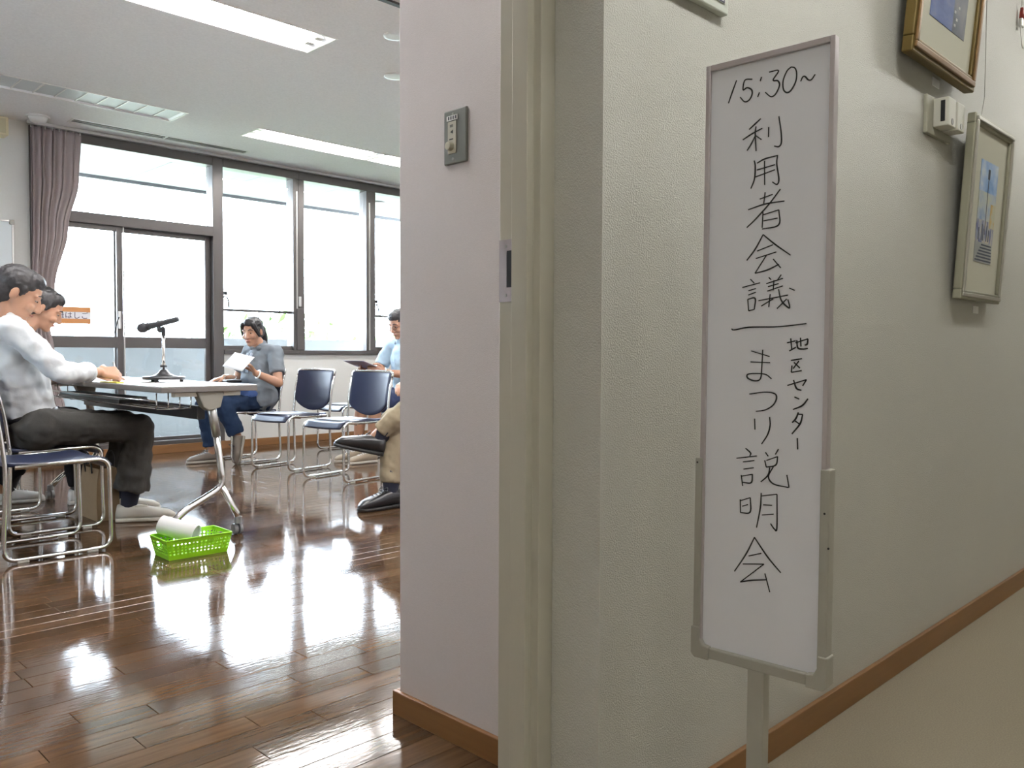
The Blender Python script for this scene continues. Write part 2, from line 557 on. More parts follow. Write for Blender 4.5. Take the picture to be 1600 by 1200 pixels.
m_ = MB()
m_.box(DX0, DX0 + 0.06, YW - 0.02, YW + 0.11, 0.02, 2.70); m_.box(3.565, 3.665, YW - 0.02, YW + 0.11, 0.02, 2.70)
m_.box(DX0 + 0.06, 3.565, YW - 0.02, YW + 0.11, 2.62, 2.70); m_.box(DX0 + 0.06, 3.565, YW - 0.02, YW + 0.11, 0.075, 0.112)
D(m_).build('door_frame', FR, d1, bevel=0.003)
D(MB().box(DX0 + 0.06, 3.565, YW - 0.03, YW + 0.11, 1.97, 2.06)).build('transom', FR, d1, bevel=0.003)
D(MB().box(DX0 + 0.06, 3.565, YW + 0.05, YW + 0.056, 2.06, 2.62)).build('transom_pane', MT['glass'], d1)
for x0, x1, yy in ((DX0 + 0.06, 2.765, YW + 0.005), (2.705, 3.565, YW + 0.045)):
    lf = empty('door_leaf', (0, 0, 0)); lf.parent = d1
    D(rect_frame(MB(), x0, x1, 0.112, 1.97, yy, yy + 0.034, 0.05, 0.05, 0.03, 0.04)).build('leaf_frame', FR, lf, bevel=0.002)
    D(MB().box(x0 + 0.05, x1 - 0.05, yy, yy + 0.034, 0.936, 1.030)).build('middle_rail', FR, lf, bevel=0.002)
    D(MB().box(x0 + 0.05, x1 - 0.05, yy + 0.014, yy + 0.019, 1.030, 1.93)).build('pane', MT['glass'], lf)
    D(MB().box(x0 + 0.05, x1 - 0.05, yy + 0.014, yy + 0.019, 0.142, 0.936)).build('lower_pane', MT['glass_low'], lf)
D(MB().box(2.722, 2.742, YW - 0.012, YW + 0.005, 1.10, 1.25)).build('latch', MT['alu'], d1, bevel=0.003)
D(MB().tube([(2.722, YW - 0.012, 1.2), (2.70, YW - 0.02, 1.15), (2.685, YW - 0.02, 1.06)], 0.006)).build('pull_cord', MT['black'], d1, smooth=True)
D(MB().box(2.765, 2.775, YW - 0.004, YW + 0.004, 0.112, 1.97)).build('meeting_strip', MT['alu'], d1)

edges = [(3.671, 4.396, True), (4.519, 5.270, False), (5.387, 6.14, True), (6.26, 7.0, False)]
for i, (x0, x1, guard) in enumerate(edges):
    wn = struct(empty('window_%d' % (i + 1), (x0, YW, 0)))

    def Wt(mb, x0=x0):
        return mb.transform(Matrix.Translation((-x0, -YW, 0)))
    xa = x0 - 0.006 if i == 0 else x0 - 0.0615
    xb = x1 + 0.0615 if i < 3 else WX_END
    m_ = MB()
    m_.box(xa, xb, YW - 0.025, YW + 0.11, 2.62, 2.70); m_.box(xa, xb, YW - 0.03, YW + 0.11, 0.885, 0.925)
    if i:
        m_.box(xa, x0, YW - 0.02, YW + 0.11, 0.925, 2.62)
    m_.box(x1, xb, YW - 0.02, YW + 0.11, 0.925, 2.62)
    Wt(m_).build('window_frame', FR, wn, bevel=0.003)
    bot = 0.965 if guard else 0.93
    if guard:
        Wt(MB().box(x0, x1, YW + 0.01, YW + 0.05, 0.925, 0.965)).build('bottom_rail', FR, wn, bevel=0.002)
        Wt(MB().box(x0, x1, YW + 0.055, YW + 0.075, 1.29, 1.315)).build('guard_bar', FR, wn, bevel=0.002)
        Wt(MB().tube([(x0, YW, 1.42), (x0 + 0.03, YW - 0.01, 1.42), (x0 + 0.045, YW - 0.012, 1.38), (x0 + 0.05, YW - 0.012, 1.32)], 0.008)).build('catch', MT['black'], wn, smooth=True)
        Wt(MB().box(x0 - 0.002, x0 + 0.03, YW - 0.02, YW, 1.44, 1.47)).build('stay', MT['black'], wn)
    Wt(MB().box(x0, x1, YW + 0.028, YW + 0.034, bot, 2.62)).build('pane', MT['glass'], wn)
    if i < 3:
        Wt(MB().box(x1 + 0.03, x1 + 0.045, YW - 0.026, YW - 0.02, 0.93, 2.5)).build('mullion_strip', MT['alu'], wn)
        if i == 0:
            Wt(MB().box(x1 + 0.05, x1 + 0.075, YW - 0.045, YW - 0.02, 1.36, 1.46)).build('crescent_lock', MT['alu'], wn, bevel=0.004)
            Wt(MB().box(x1 + 0.03, x1 + 0.118, YW - 0.035, YW - 0.02, 0.93, 1.34)).build('lock_stile', FR, wn, bevel=0.003)

# ------------------------------------------------------------------ outside: balcony, eave, greenery
struct(MB().box(-3, 13, YW + 0.15, 9.1, -0.16, -0.02).build('balcony_floor', mat('pale_balcony_floor', (0.58, 0.58, 0.56), 0.8, noise=0.1, nscale=4)))
struct(MB().box(-3, 13, 8.98, 9.1, -0.16, 1.06).build('balcony_parapet', MT['concrete'], bevel=0.008))
so = struct(MB().box(-3, 13, YW + 0.15, 9.05, 2.70, 2.80).build('eave_soffit', MT['grey_metal']))
x = -3.0
while x < 12.9:
    MB().box(x + 0.004, x + 0.906, YW + 0.16, 9.04, 2.685, 2.70).build('soffit_panel', MT['soffit'], so)
    x += 0.91
MB().box(-3, 13, 9.05, 9.1, 2.655, 2.86).build('fascia', mat('fascia_grey', (0.10, 0.10, 0.105), 0.6), so)
tag(MB().lathe([(0.0, 0), (0.10, 0), (0.11, 0.012), (0.09, 0.02), (0.06, 0.018), (0.0, 0.018)], (5.95, 8.25, 2.667)).build('eave_vent', MT['grey_metal'], smooth=True),
    'round grey vent in the white eave outside the window', 'vent')
struct(MB().box(-40, 60, 9.1, 90, -3.3, -3.2).build('ground_outside', MT['ground']))


def shrub(name, c, rx, rz, seed, label):
    rnd = random.Random(seed)
    t = thing(name, label, 'tree', (c[0], c[1], -3.2), group='trees beyond the balcony')
    MB().tube([(0, 0, 0), (0.03, 0, (c[2] + 3.2) * 0.6), (0, 0.02, c[2] + 3.2)], [0.12, 0.09, 0.04]).build('trunk', MT['bark'], t, smooth=True)
    vs_, fs = [], []
    for k in range(1600):
        while True:
            p = Vector((rnd.uniform(-1, 1), rnd.uniform(-1, 1), rnd.uniform(-1, 1)))
            if 0.35 < p.length < 1:
                break
        p = Vector((p.x * rx, p.y * rx, p.z * rz)) + Vector((0, 0, c[2] + 3.2))
        a = Vector((rnd.gauss(0, 1), rnd.gauss(0, 1), rnd.gauss(0, 1))).normalized(); b_ = a.orthogonal().normalized()
        s = rnd.uniform(0.07, 0.14)
        n = len(vs_)
        vs_ += [p - a * s, p + b_ * s * .5, p + a * s, p - b_ * s * .5]
        fs.append((n, n + 1, n + 2, n + 3))
    MB().add(vs_, fs).build('crown', MT['leaf'], t)


shrub('garden_tree', (7.3, 12.6, 0.55), 1.8, 1.05, 1, 'pale green leafy tree behind the seated woman beyond the balcony')
shrub('garden_tree', (10.6, 13.4, 0.45), 1.6, 0.95, 2, 'pale green leafy tree outside the window behind the empty chairs')
shrub('garden_tree', (9.2, 17.5, 0.55), 1.5, 1.0, 3, 'leafy tree farther off between the other two garden trees')

# curtain, tied back at the left of the glazed door
cu = thing('curtain', 'mauve grey curtain gathered at the side of the glazed door', 'curtain', (2.2, YW - 0.1, 0))
rows, cols = 40, 90
vs_, fs = [], []


def lerp(a, b, t):
    return a + (b - a) * t


def curt_w(z):      # right edge over height (left edge fixed)
    pts = [(0.06, 2.34), (0.9, 2.20), (1.15, 2.16), (1.42, 2.205), (1.9, 2.31), (2.3, 2.40), (2.69, 2.425)]
    for (za, xa), (zb, xb) in zip(pts, pts[1:]):
        if z <= zb:
            t = (z - za) / (zb - za); t = t * t * (3 - 2 * t)
            return lerp(xa, xb, t)
    return pts[-1][1]


for i in range(rows + 1):
    z = 0.06 + (2.685 - 0.06) * i / rows
    xr_ = curt_w(z); xl_ = 2.035
    for j in range(cols + 1):
        t = j / cols
        amp = 0.017 * (0.6 + 0.4 * math.sin(3.1 * t + 1)) * (0.75 + 0.5 * (0.425 - (xr_ - xl_)) / 0.3)
        ph = 2 * PI * 9.5 * t + 0.8 * math.sin(2.2 * z + 4 * t)
        vs_.append((lerp(xl_, xr_, t) - 2.2 + 0.008 * math.cos(ph * 0.5), 0.035 + amp * math.sin(ph), z))
for i in range(rows):
    for j in range(cols):
        a = i * (cols + 1) + j
        fs.append((a, a + 1, a + cols + 2, a + cols + 1))
cm_ = MB().add(vs_, fs).build('curtain_cloth', mat('mauve_curtain', (0.36, 0.305, 0.30), 0.85, spec=0.15, noise=0.06, nscale=8, bump=0.2, bscale=600), cu, smooth=True)
s = cm_.modifiers.new('thick', 'SOLIDIFY'); s.thickness = 0.0015
MB().tube([(2.03 - 2.2, -0.02, 1.16), (2.1 - 2.2, -0.06, 1.15), (2.17 - 2.2, -0.03, 1.17), (2.14 - 2.2, 0.05, 1.17)], 0.012).build('tieback', mat('tieback_cloth', (0.24, 0.19, 0.19), 0.8), cu, smooth=True)
for k in range(8):
    xk = 2.05 + k * 0.052
    MB().tube([(xk - 2.2, 0.035, 2.672), (xk - 2.2, 0.035, 2.70)], 0.005, 6).build('curtain_hook', MT['white_plastic'], cu)
rl = tag(MB().box(2.02, 7.0, YW - 0.085, YW - 0.055, 2.695, 2.72).build('curtain_rail', MT['alu'], bevel=0.003), 'long aluminium curtain rail along the top of the windows', 'rail')

# ------------------------------------------------------------------ ceiling fittings
def ceiling_light(x, y, z, length, width, on, label, tube_mat, group):
    t = thing('ceiling_light', label, 'ceiling light', (x, y, z), group=group)
    e = 0.012
    m = MB()
    m.box(-e, length + e, -e, 0, -0.004, 0.004); m.box(-e, length + e, width, width + e, -0.004, 0.004)
    m.box(-e, 0, 0, width, -0.004, 0.004); m.box(length, length + e, 0, width, -0.004, 0.004)
    m.build('rim', MT['white_plastic'], t)
    m = MB()
    g = 0.002
    a = [(g, g, 0.0), (length - g, g, 0.0), (length - g, width - g, 0.0), (g, width - g, 0.0)]
    b2 = [(0.09, 0.05, LD), (length - 0.09, 0.05, LD), (length - 0.09, width - 0.05, LD), (0.09, width - 0.05, LD)]
    m.add(a + b2, [(0, 1, 5, 4), (1, 2, 6, 5), (2, 3, 7, 6), (3, 0, 4, 7), (4, 5, 6, 7)])
    rf = m.build('reflector', MT['reflector'], t)
    so_ = rf.modifiers.new('thick', 'SOLIDIFY'); so_.thickness = 0.002; so_.offset = -1
    for yy in (width * 0.33, width * 0.67):
        MB().cyl((0.075, yy, 0.042), (length - 0.075, yy, 0.042), 0.018, seg=14).build('tube_lamp', tube_mat, t, smooth=True)
        for xx in (0.05, length - 0.05):
            MB().box(xx - 0.022, xx + 0.022, yy - 0.022, yy + 0.022, 0.012, 0.07).build('lamp_holder', MT['white_plastic'], t)
    if not on:
        MB().box(0.006, length - 0.006, 0.006, width - 0.006, 0.010, 0.014).build('louvre_panel', mat('pale_louvre', (0.62, 0.66, 0.66), 0.5), t)
        for k in range(1, 9):
            MB().box(length * k / 9 - 0.004, length * k / 9 + 0.004, 0.006, width - 0.006, 0.004, 0.010).build('louvre', MT['white_plastic'], t)
    return t


lab = ['lit fluorescent ceiling light at the top edge, farther from the curtain', 'lit fluorescent ceiling light beyond the top edge of the view',
       'added unseen lit ceiling light behind the partition wall', 'added unseen lit ceiling light just inside the doorway above the view', 'added unseen lit ceiling light inside the doorway nearest the side wall',
       'added unseen lit ceiling light in the corner behind the partition', 'switched off ceiling light with louvres near the curtain',
       'switched off ceiling light cut by the edge of the view', 'lit fluorescent ceiling light before the windows, next to the air slot',
       'lit fluorescent ceiling light running on behind the partition']
for (x, y, on), l in zip(lamps_at, lab):
    ceiling_light(x, y, ZC if y > 3.9 else ZC - 0.018, LL, LW, on, l, MT['tube_on'] if on else MT['tube_off'], 'recessed ceiling lights in the room')
clab = ['corridor ceiling light behind the doorway', 'corridor ceiling light in front of the whiteboard sign', 'corridor ceiling light over the pictures', 'corridor ceiling light far along the passage']
for (x, l) in zip((-1.9, 0.8, 3.5, 6.2), clab):
    ceiling_light(x, -0.03, 2.55, 1.25, 0.26, True, l, MT['tube_cor'], 'recessed corridor lights')

sd = thing('ceiling_diffuser', 'long narrow air slot in the ceiling above the curtain', 'air vent', (2.27, 7.13, ZC))
m = MB()
for a in ((-0.012, 1.487, -0.012, 0.004), (-0.012, 1.487, 0.111, 0.127), (-0.012, 0.004, 0.004, 0.111), (1.471, 1.487, 0.004, 0.111), (0.735, 0.747, 0.004, 0.111)):
    m.box(a[0], a[1], a[2], a[3], -0.004, 0.006)
m.build('slot_frame', MT['white_plastic'], sd)
for xa, xb in ((0.004, 0.735), (0.747, 1.471)):
    MB().box(xa, xb, 0.004, 0.111, 0.004, 0.012).build('slot_back', MT['black'], sd)
    MB().box(xa, xb, 0.052, 0.058, -0.003, 0.004).build('blade', MT['grey_metal'], sd)
sm = thing('smoke_detector', 'white dome smoke detector on the ceiling above the curtain', 'detector', (2.05, 7.25, ZC))
MB().lathe([(0.0, -0.012), (0.085, -0.012), (0.085, 0.0), (0.0, 0.0)]).build('detector_base', MT['white_plastic'], sm, smooth=False)
MB().lathe([(0.0, -0.055), (0.03, -0.053), (0.055, -0.042), (0.068, -0.012), (0.0, -0.012)]).build('detector_dome', MT['white_plastic'], sm, smooth=True)
for (x, y), l in (((2.985, 3.95), 'small round ceiling downlight beside the partition, nearer the doorway'), ((3.41, 4.52), 'small round ceiling downlight half hidden by the partition edge')):
    t = thing('downlight', l, 'downlight', (x, y, ZC if y > 3.9 else ZC - 0.018), group='round downlights')
    MB().lathe([(0.045, -0.006), (0.065, -0.006), (0.068, 0.0), (0.045, 0.0)]).build('ring', MT['white_plastic'], t, smooth=True)
    MB().lathe([(0.0, -0.002), (0.046, -0.002), (0.046, 0.0), (0.0, 0.0)]).build('lens', MT['grey_metal'], t)
tag(MB().box(2.3, 3.4, 3.53, 3.56, ZC - 0.03, ZC - 0.018).build('ceiling_track', MT['black']), 'thin black track on the ceiling at the top of the partition', 'track')
cb = thing('wall_speaker', 'small cream box high on the wall beside the curtain', 'speaker', (1.72, YW, 2.56))
MB().box(-0.16, 0.16, -0.13, 0, 0, 0.14).build('speaker_body', mat('cream_plastic', (0.62, 0.56, 0.36), 0.5), cb, bevel=0.006)
MB().box(-0.14, 0.14, -0.133, -0.128, 0.015, 0.125).build('speaker_grille', mat('cream_grille', (0.5, 0.46, 0.3), 0.8, bump=0.5, bscale=300), cb)

wb = thing('whiteboard', 'wall mounted whiteboard at the edge of the view beside the curtain', 'whiteboard', (1.33, YW, 0.95))
MB().box(-0.59, 0.59, -0.018, -0.006, 0.01, 0.97).build('board_surface', mat('whiteboard_enamel', (0.72, 0.78, 0.80), 0.5), wb)
fr = MB(); rect_frame(fr, -0.6, 0.6, 0, 0.98, -0.022, -0.004, 0.014, 0.014, 0.014, 0.014)
fr.build('board_frame', MT['alu'], wb, bevel=0.002)
for sx in (-1, 1):
    for zz in (0.0, 0.95):
        MB().box(sx * 0.604 - (0.034 if sx > 0 else 0), sx * 0.604 + (0 if sx > 0 else 0.034), -0.026, -0.002, zz - 0.004, zz + 0.034).build('frame_corner', MT['grey_metal'], wb, bevel=0.004)

# ------------------------------------------------------------------ stacking chairs
MT['pad'] = mat('clear_glide', (0.55, 0.55, 0.5), 0.4)


def make_chair():
    t = empty('stacking_chair')
    R_ = 0.0095
    HW = 0.205
    for s in (-1, 1):
        y = s * HW
        side = fillet([(-0.165, y, 0.408), (0.215, y, 0.418), (0.222, y, 0.0135), (-0.215, y, 0.0135), (-0.200, y, 0.40), (-0.222, y, 0.60), (-0.262, y, 0.752)], 0.055)
        MB().tube(side, R_, 8).build('side_frame', MT['chrome'], t, smooth=True)
        for xx in (0.14, -0.14):
            MB().box(xx - 0.022, xx + 0.022, y - 0.009, y + 0.009, 0.0, 0.011).build('glide', MT['pad'], t, bevel=0.002)
    top = fillet([(-0.252, -HW, 0.715), (-0.264, -HW, 0.762), (-0.285, 0, 0.766), (-0.264, HW, 0.762), (-0.252, HW, 0.715)], 0.05)
    MB().tube(top, R_, 8).build('top_rail', MT['chrome'], t, smooth=True)
    MB().tube([(0.10, -HW, 0.405), (0.10, HW, 0.405)], 0.007, 8).build('crossbar', MT['chrome'], t, smooth=True)
    MB().tube([(-0.12, -HW, 0.402), (-0.12, HW, 0.402)], 0.007, 8).build('crossbar', MT['chrome'], t, smooth=True)
    # seat: padded shell with a rolled front edge
    nx, ny = 14, 10
    vs_, fs = [], []
    for i in range(nx + 1):
        u = i / nx
        x = -0.19 + 0.43 * u
        z = 0.428 - 0.010 * math.sin(PI * min(1, u * 1.1)) - (0.045 * max(0, (u - 0.86) / 0.14) ** 2)
        for j in range(ny + 1):
            v = j / ny * 2 - 1
            wv = 0.192 - 0.012 * (abs(u - 0.5) * 2) ** 4
            vs_.append((x, v * wv, z + 0.006 * v * v - 0.004))
    for i in range(nx):
        for j in range(ny):
            a = i * (ny + 1) + j
            fs.append((a, a + ny + 1, a + ny + 2, a + 1))
    o = MB().add(vs_, fs).build('seat', MT['navy'], t, smooth=True)
    m = o.modifiers.new('thick', 'SOLIDIFY'); m.thickness = 0.020; m.offset = -1 if o.data.polygons[0].normal.z > 0 else 1
    b = o.modifiers.new('edge', 'BEVEL'); b.width = 0.006; b.segments = 2
    # backrest: curved shell, lower edge bowed
    nx, nz = 14, 8
    vs_, fs = [], []
    for i in range(nx + 1):
        v = i / nx * 2 - 1
        zb = 0.525 - 0.085 * (1 - v * v) ** 0.8
        zt = 0.756
        for k in range(nz + 1):
            q = k / nz
            z = lerp(zb, zt, q)
            xb = -0.200 - (z - 0.42) * 0.155 - max(0, z - 0.6) * 0.06
            wv = 0.196 + 0.004 * q
            vs_.append((xb - 0.022 * (1 - v * v) + 0.006, v * wv, z))
    for i in range(nx):
        for k in range(nz):
            a = i * (nz + 1) + k
            fs.append((a, a + 1, a + nz + 2, a + nz + 1))
    o = MB().add(vs_, fs).build('backrest', MT['navy'], t, smooth=True)
    m = o.modifiers.new('thick', 'SOLIDIFY'); m.thickness = 0.014; m.offset = 0
    b = o.modifiers.new('edge', 'BEVEL'); b.width = 0.004; b.segments = 2
    return t


chair0 = make_chair()
chairs = [(1.185, 4.20, 0, 'navy stacking chair standing empty in front of the man in the white shirt'),
          (1.345, 4.76, 0, 'navy stacking chair under the man in the white shirt'),
          (1.25, 5.47, 0, 'navy stacking chair under the dark haired person behind the man in white'),
          (3.43, 5.87, PI + 0.20, 'empty navy stacking chair next to the woman in the grey shirt'),
          (3.425, 5.11, PI + 0.16, 'empty navy stacking chair beside the crossed legs in khaki trousers'),
          (3.385, 6.55, PI, 'navy stacking chair under the woman in the grey shirt'),
          (4.445, 6.57, PI, 'empty navy stacking chair in the second row against the window wall'),
          (4.52, 5.78, PI, 'navy stacking chair under the person in the pale blue shirt'),
          (3.44, 4.08, PI, 'navy stacking chair under the person in khaki trousers')]
for i, (x, y, a, l) in enumerate(chairs):
    c = chair0 if i == 0 else copy_tree(chair0)
    c.location = (x, y, 0); c.rotation_euler = (0, 0, a)
    tag(c, l, 'chair', 'navy stacking chairs with chrome frames')


def sheet(name, c, sx, sy, rot, label, cat='paper', thick=0.0012, m=None, curl=0.0, group=None):
    vs_, fs = [], []
    n = 6
    for i in range(n + 1):
        for j in range(n + 1):
            u, v = i / n - 0.5, j / n - 0.5
            vs_.append((u * sx, v * sy, curl * (4 * u * u) * (0.5 + v)))
    for i in range(n):
        for j in range(n):
            a = i * (n + 1) + j
            fs.append((a, a + n + 1, a + n + 2, a + 1))
    o = MB().add(vs_, fs).build(name, m or MT['paper'], smooth=True)
    s_ = o.modifiers.new('thick', 'SOLIDIFY'); s_.thickness = thick; s_.offset = 1
    o.location = c; o.rotation_euler = rot
    return tag(o, label, cat, group)


blue_paper = mat('bluish_leaflet', (0.50, 0.56, 0.68), 0.6)
sheet('leaflet', (3.35, 5.88, 0.431), 0.21, 0.297, (0, 0, 0.3), 'leaflet lying on the empty chair next to the woman', m=blue_paper, thick=0.002)
sheet('leaflet', (3.37, 5.10, 0.431), 0.21, 0.297, (0, 0, 0.1), 'leaflet lying on the empty chair beside the khaki trousers', m=blue_paper, thick=0.002)
sheet('leaflet', (4.40, 6.57, 0.431), 0.21, 0.297, (0, 0, 0.1), 'leaflet lying on the empty chair in the second row', m=blue_paper, thick=0.002)

# ------------------------------------------------------------------ folding table
TX0, TX1, TY0, TY1, TZ = 1.58, 2.06, 3.85, 5.65, 0.742
tb = thing('folding_table', 'long folding table on castors with a grey edge and chrome legs', 'table', (1.82, 4.75, 0))
TT = Matrix.Translation((-1.82, -4.75, 0))
MT['table_edge'] = mat('grey_edge_band', (0.16, 0.145, 0.13), 0.45)
MT['table_top'] = mat('pale_laminate', (0.70, 0.70, 0.69), 0.28, noise=0.02, nscale=5)
MT['sleeve'] = mat('silver_sleeve', (0.48, 0.48, 0.46), 0.3, metal=0.8)
MT['bracket'] = mat('olive_grey_plastic', (0.24, 0.225, 0.19), 0.5)
MT['cream_bracket'] = mat('cream_metal', (0.66, 0.64, 0.56), 0.5)
MT['caster'] = mat('grey_rubber', (0.19, 0.19, 0.195), 0.5)
MB().box(TX0 + 0.002, TX1 - 0.002, TY0 + 0.002, TY1 - 0.002, TZ - 0.004, TZ).transform(TT).build('tabletop', MT['table_top'], tb, bevel=0.001)
MB().box(TX0, TX1, TY0, TY1, TZ - 0.030, TZ - 0.004).transform(TT).build('edge_band', MT['table_edge'], tb, bevel=0.004)
MB().box(1.795, 1.835, TY0 + 0.10, TY1 - 0.12, 0.575, 0.640).transform(TT).build('beam', mat('dark_steel_beam', (0.075, 0.075, 0.08), 0.4, metal=0.5), tb, bevel=0.003)
for ye, sg in ((TY0, 1), (TY1, -1)):
    yl = ye + sg * 0.045
    MB().box(1.655, 1.985, ye + sg * 0.03, ye + sg * 0.07, 0.690, TZ - 0.03).transform(TT).build('end_bracket', MT['cream_bracket'], tb, bevel=0.004)
    m = MB()
    m.prism([(1.755, 0.712), (1.895, 0.712), (1.875, 0.635), (1.815, 0.620), (1.790, 0.640)], -0.03, 0.03)
    m.transform(Matrix(((1, 0, 0, 0), (0, 0, 1, yl + sg * 0.0), (0, 1, 0, 0), (0, 0, 0, 1)))).transform(TT).build('hinge_block', MT['bracket'], tb, bevel=0.006)
    MB().tube([(1.836, yl, 0.66), (1.866, yl, 0.495)], 0.021, 16).transform(TT).build('leg_sleeve', MT['sleeve'], tb, smooth=True)
    pts = fillet([(1.860, yl, 0.53), (1.897, yl, 0.245), (1.700, yl, 0.150), (1.628, yl, 0.082)], 0.05)
    MB().tube(pts, 0.0165, 14).transform(TT).build('leg', MT['chrome'], tb, smooth=True)
    MB().tube([(1.888, yl, 0.245), (1.966, yl, 0.105), (1.972, yl, 0.085)], 0.0155, 14).transform(TT).build('leg', MT['chrome'], tb, smooth=True)
    for xc in (1.622, 1.974):
        cs_ = empty('caster', (0, 0, 0)); cs_.parent = tb
        MB().cyl((xc, yl, 0.056), (xc, yl, 0.088), 0.020, 0.018, 16).transform(TT).build('caster_neck', MT['caster'], cs_)
        for dx in (-1, 1):
            MB().cyl((xc + dx * 0.005, yl + 0.012, 0.027), (xc + dx * 0.022, yl + 0.012, 0.027), 0.027, 0.024, 20).transform(TT).build('wheel', MT['caster'], cs_, smooth=False)
# wire rack under the top
m = MB()
for xx in (1.60, 1.655, 1.71, 1.765):
    m.tube(fillet([(xx, TY0 + 0.10, 0.708), (xx, TY0 + 0.10, 0.635), (xx, TY1 - 0.10, 0.635), (xx, TY1 - 0.10, 0.708)], 0.02), 0.003, 6)
for yy in [TY0 + 0.1 + 0.2 * k for k in range(9)]:
    m.tube([(1.60, yy, 0.632), (1.765, yy, 0.632)], 0.003, 6)
m.tube(fillet([(1.60, TY0 + 0.10, 0.670), (1.60, TY1 - 0.10, 0.670)], 0.02), 0.004, 6)
m.transform(TT).build('wire_rack', MT['chrome'], tb, smooth=True)

# things on and in the table
t = thing('document_folder', 'dark folder on the wire rack under the table', 'folder', (1.68, 4.75, 0.638))
MB().box(-0.075, 0.075, -0.32, 0.62, 0.0, 0.018).build('cover', mat('dark_folder', (0.03, 0.035, 0.04), 0.3), t, bevel=0.003)
MB().box(-0.070, 0.070, -0.31, 0.61, 0.018, 0.030).build('sheets', mat('folder_sheets', (0.33, 0.38, 0.38), 0.6), t)
sheet('document', (1.73, 4.60, TZ + 0.001), 0.21, 0.297, (0, 0, 0.2), 'white sheet under the writing hand of the man in white')
sheet('document', (1.80, 4.18, TZ + 0.001), 0.297, 0.42, (0, 0, 0.05), 'large white sheet at the near end of the table by the microphone')
sheet('document', (1.82, 4.98, TZ + 0.001), 0.25, 0.34, (0, 0, -0.1), 'white sheet in the middle of the table beyond the microphone')
sheet('document', (1.70, 5.36, TZ + 0.001), 0.21, 0.297, (0, 0, 0.1), 'white sheet at the far end of the table')
tag(MB().box(1.583, 1.62, 4.40, 4.63, TZ, TZ + 0.006).build('yellow_folder', mat('yellow_card', (0.55, 0.50, 0.04), 0.5), bevel=0.001), 'yellow folder edge beside the hand of the man in white', 'folder')

# microphone on a desk stand
bx, by = 1.83, 4.42
ms = thing('microphone_stand', 'black three footed desk stand with a chrome rod on the table', 'microphone stand', (bx, by, TZ + 0.002))
m = MB()
rv = Vector((0.7077, -0.7065, 0))
for k in range(3):
    a = math.atan2(rv.y, rv.x) + k * 2 * PI / 3
    d = Vector((math.cos(a), math.sin(a), 0))
ringp = []
for rr, z in ((0.0, 0.013), (0.100, 0.013), (0.106, 0.018), (0.104, 0.028), (0.055, 0.033), (0.030, 0.046), (0.015, 0.066), (0.0, 0.066)):
    ringp.append((rr, z))
m.lathe(ringp, seg=30)
m.build('stand_base', mat('dark_cast_base', (0.02, 0.02, 0.024), 0.3, spec=0.6), ms, smooth=True, bevel=0.0)
for k in range(3):
    a = math.atan2(rv.y, rv.x) + PI / 2 + PI + k * 2 * PI / 3
    MB().cyl((0.088 * math.cos(a), 0.088 * math.sin(a), 0.0), (0.088 * math.cos(a), 0.088 * math.sin(a), 0.015), 0.010, seg=12).build('foot', MT['black'], ms)
MB().cyl((0, 0, 0.06), (0, 0, 0.245), 0.0075, seg=14).build('rod', MT['chrome'], ms, smooth=True)
MB().cyl((0, 0, 0.078), (0, 0, 0.088), 0.017, seg=18).build('lock_knob', MT['black'], ms)
MB().cyl((0, 0, 0.088), (0, 0, 0.10), 0.010, seg=14).build('collar', MT['chrome'], ms)
m = MB().tube(fillet([(0, 0, 0.24), (0, 0, 0.285), tuple(rv * -0.022 + Vector((0, 0, 0.265))), tuple(rv * -0.026 + Vector((0, 0, 0.30)))], 0.01), 0.011, 10)
m.build('clip', MT['black'], ms, smooth=True)
mic = thing('microphone', 'dark handheld microphone clipped on the desk stand', 'microphone', (bx, by, TZ + 0.30))
a0 = rv * -0.118 + Vector((0, 0, -0.018)); a1 = rv * 0.080 + Vector((0, 0, 0.032))
dd = (a1 - a0).normalized()
MB().tube([a0 + dd * 0.035, a0 + dd * 0.05, a1 - dd * 0.006, a1], [0.0185, 0.0170, 0.0145, 0.0125], 16).build('handle', mat('mic_body', (0.035, 0.036, 0.04), 0.4, metal=0.3), mic, smooth=True)
m = MB(); ax_ = [dd * 0.032, dd.orthogonal().normalized() * 0.0265, dd.cross(dd.orthogonal().normalized()) * 0.0265]
m.ellipsoid(a0 + dd * 0.012, ax_).build('grille', mat('mic_mesh', (0.05, 0.05, 0.055), 0.45, metal=0.6, bump=0.6, bscale=700), mic, smooth=True)
MB().tube([a0 + dd * 0.038, a0 + dd * 0.044], 0.0215, 18).build('collar_ring', MT['black'], mic, smooth=True)
p = a0 + dd * 0.085 + Vector((0, 0, 0.02))
MB().box(-0.014, 0.014, -0.004, 0.004, -0.002, 0.004).transform(Matrix.Translation(p) @ Matrix.Rotation(math.atan2(rv.y, rv.x), 4, 'Z')).build('switch', MT['grey_metal'], mic, bevel=0.001)

# lime basket with a paper roll
bk = thing('plastic_basket', 'lime green perforated plastic basket on the wooden floor', 'basket', (1.56, 3.70, 0), rotz=0.0)
MT['lime'] = mat('lime_plastic', (0.27, 0.62, 0.013), 0.4, sss=0.0)
BW, BDp, BH = 0.285, 0.175, 0.088
cx0, cy0 = 1.500 + 0.0, 3.585
bk.location = (cx0 + 0.135, cy0 + 0.085, 0); bk.rotation_euler = (0, 0, -0.02)
ix, iy, ox, oy = 0.130, 0.078, 0.148, 0.094          # half sizes at the bottom and at the rim


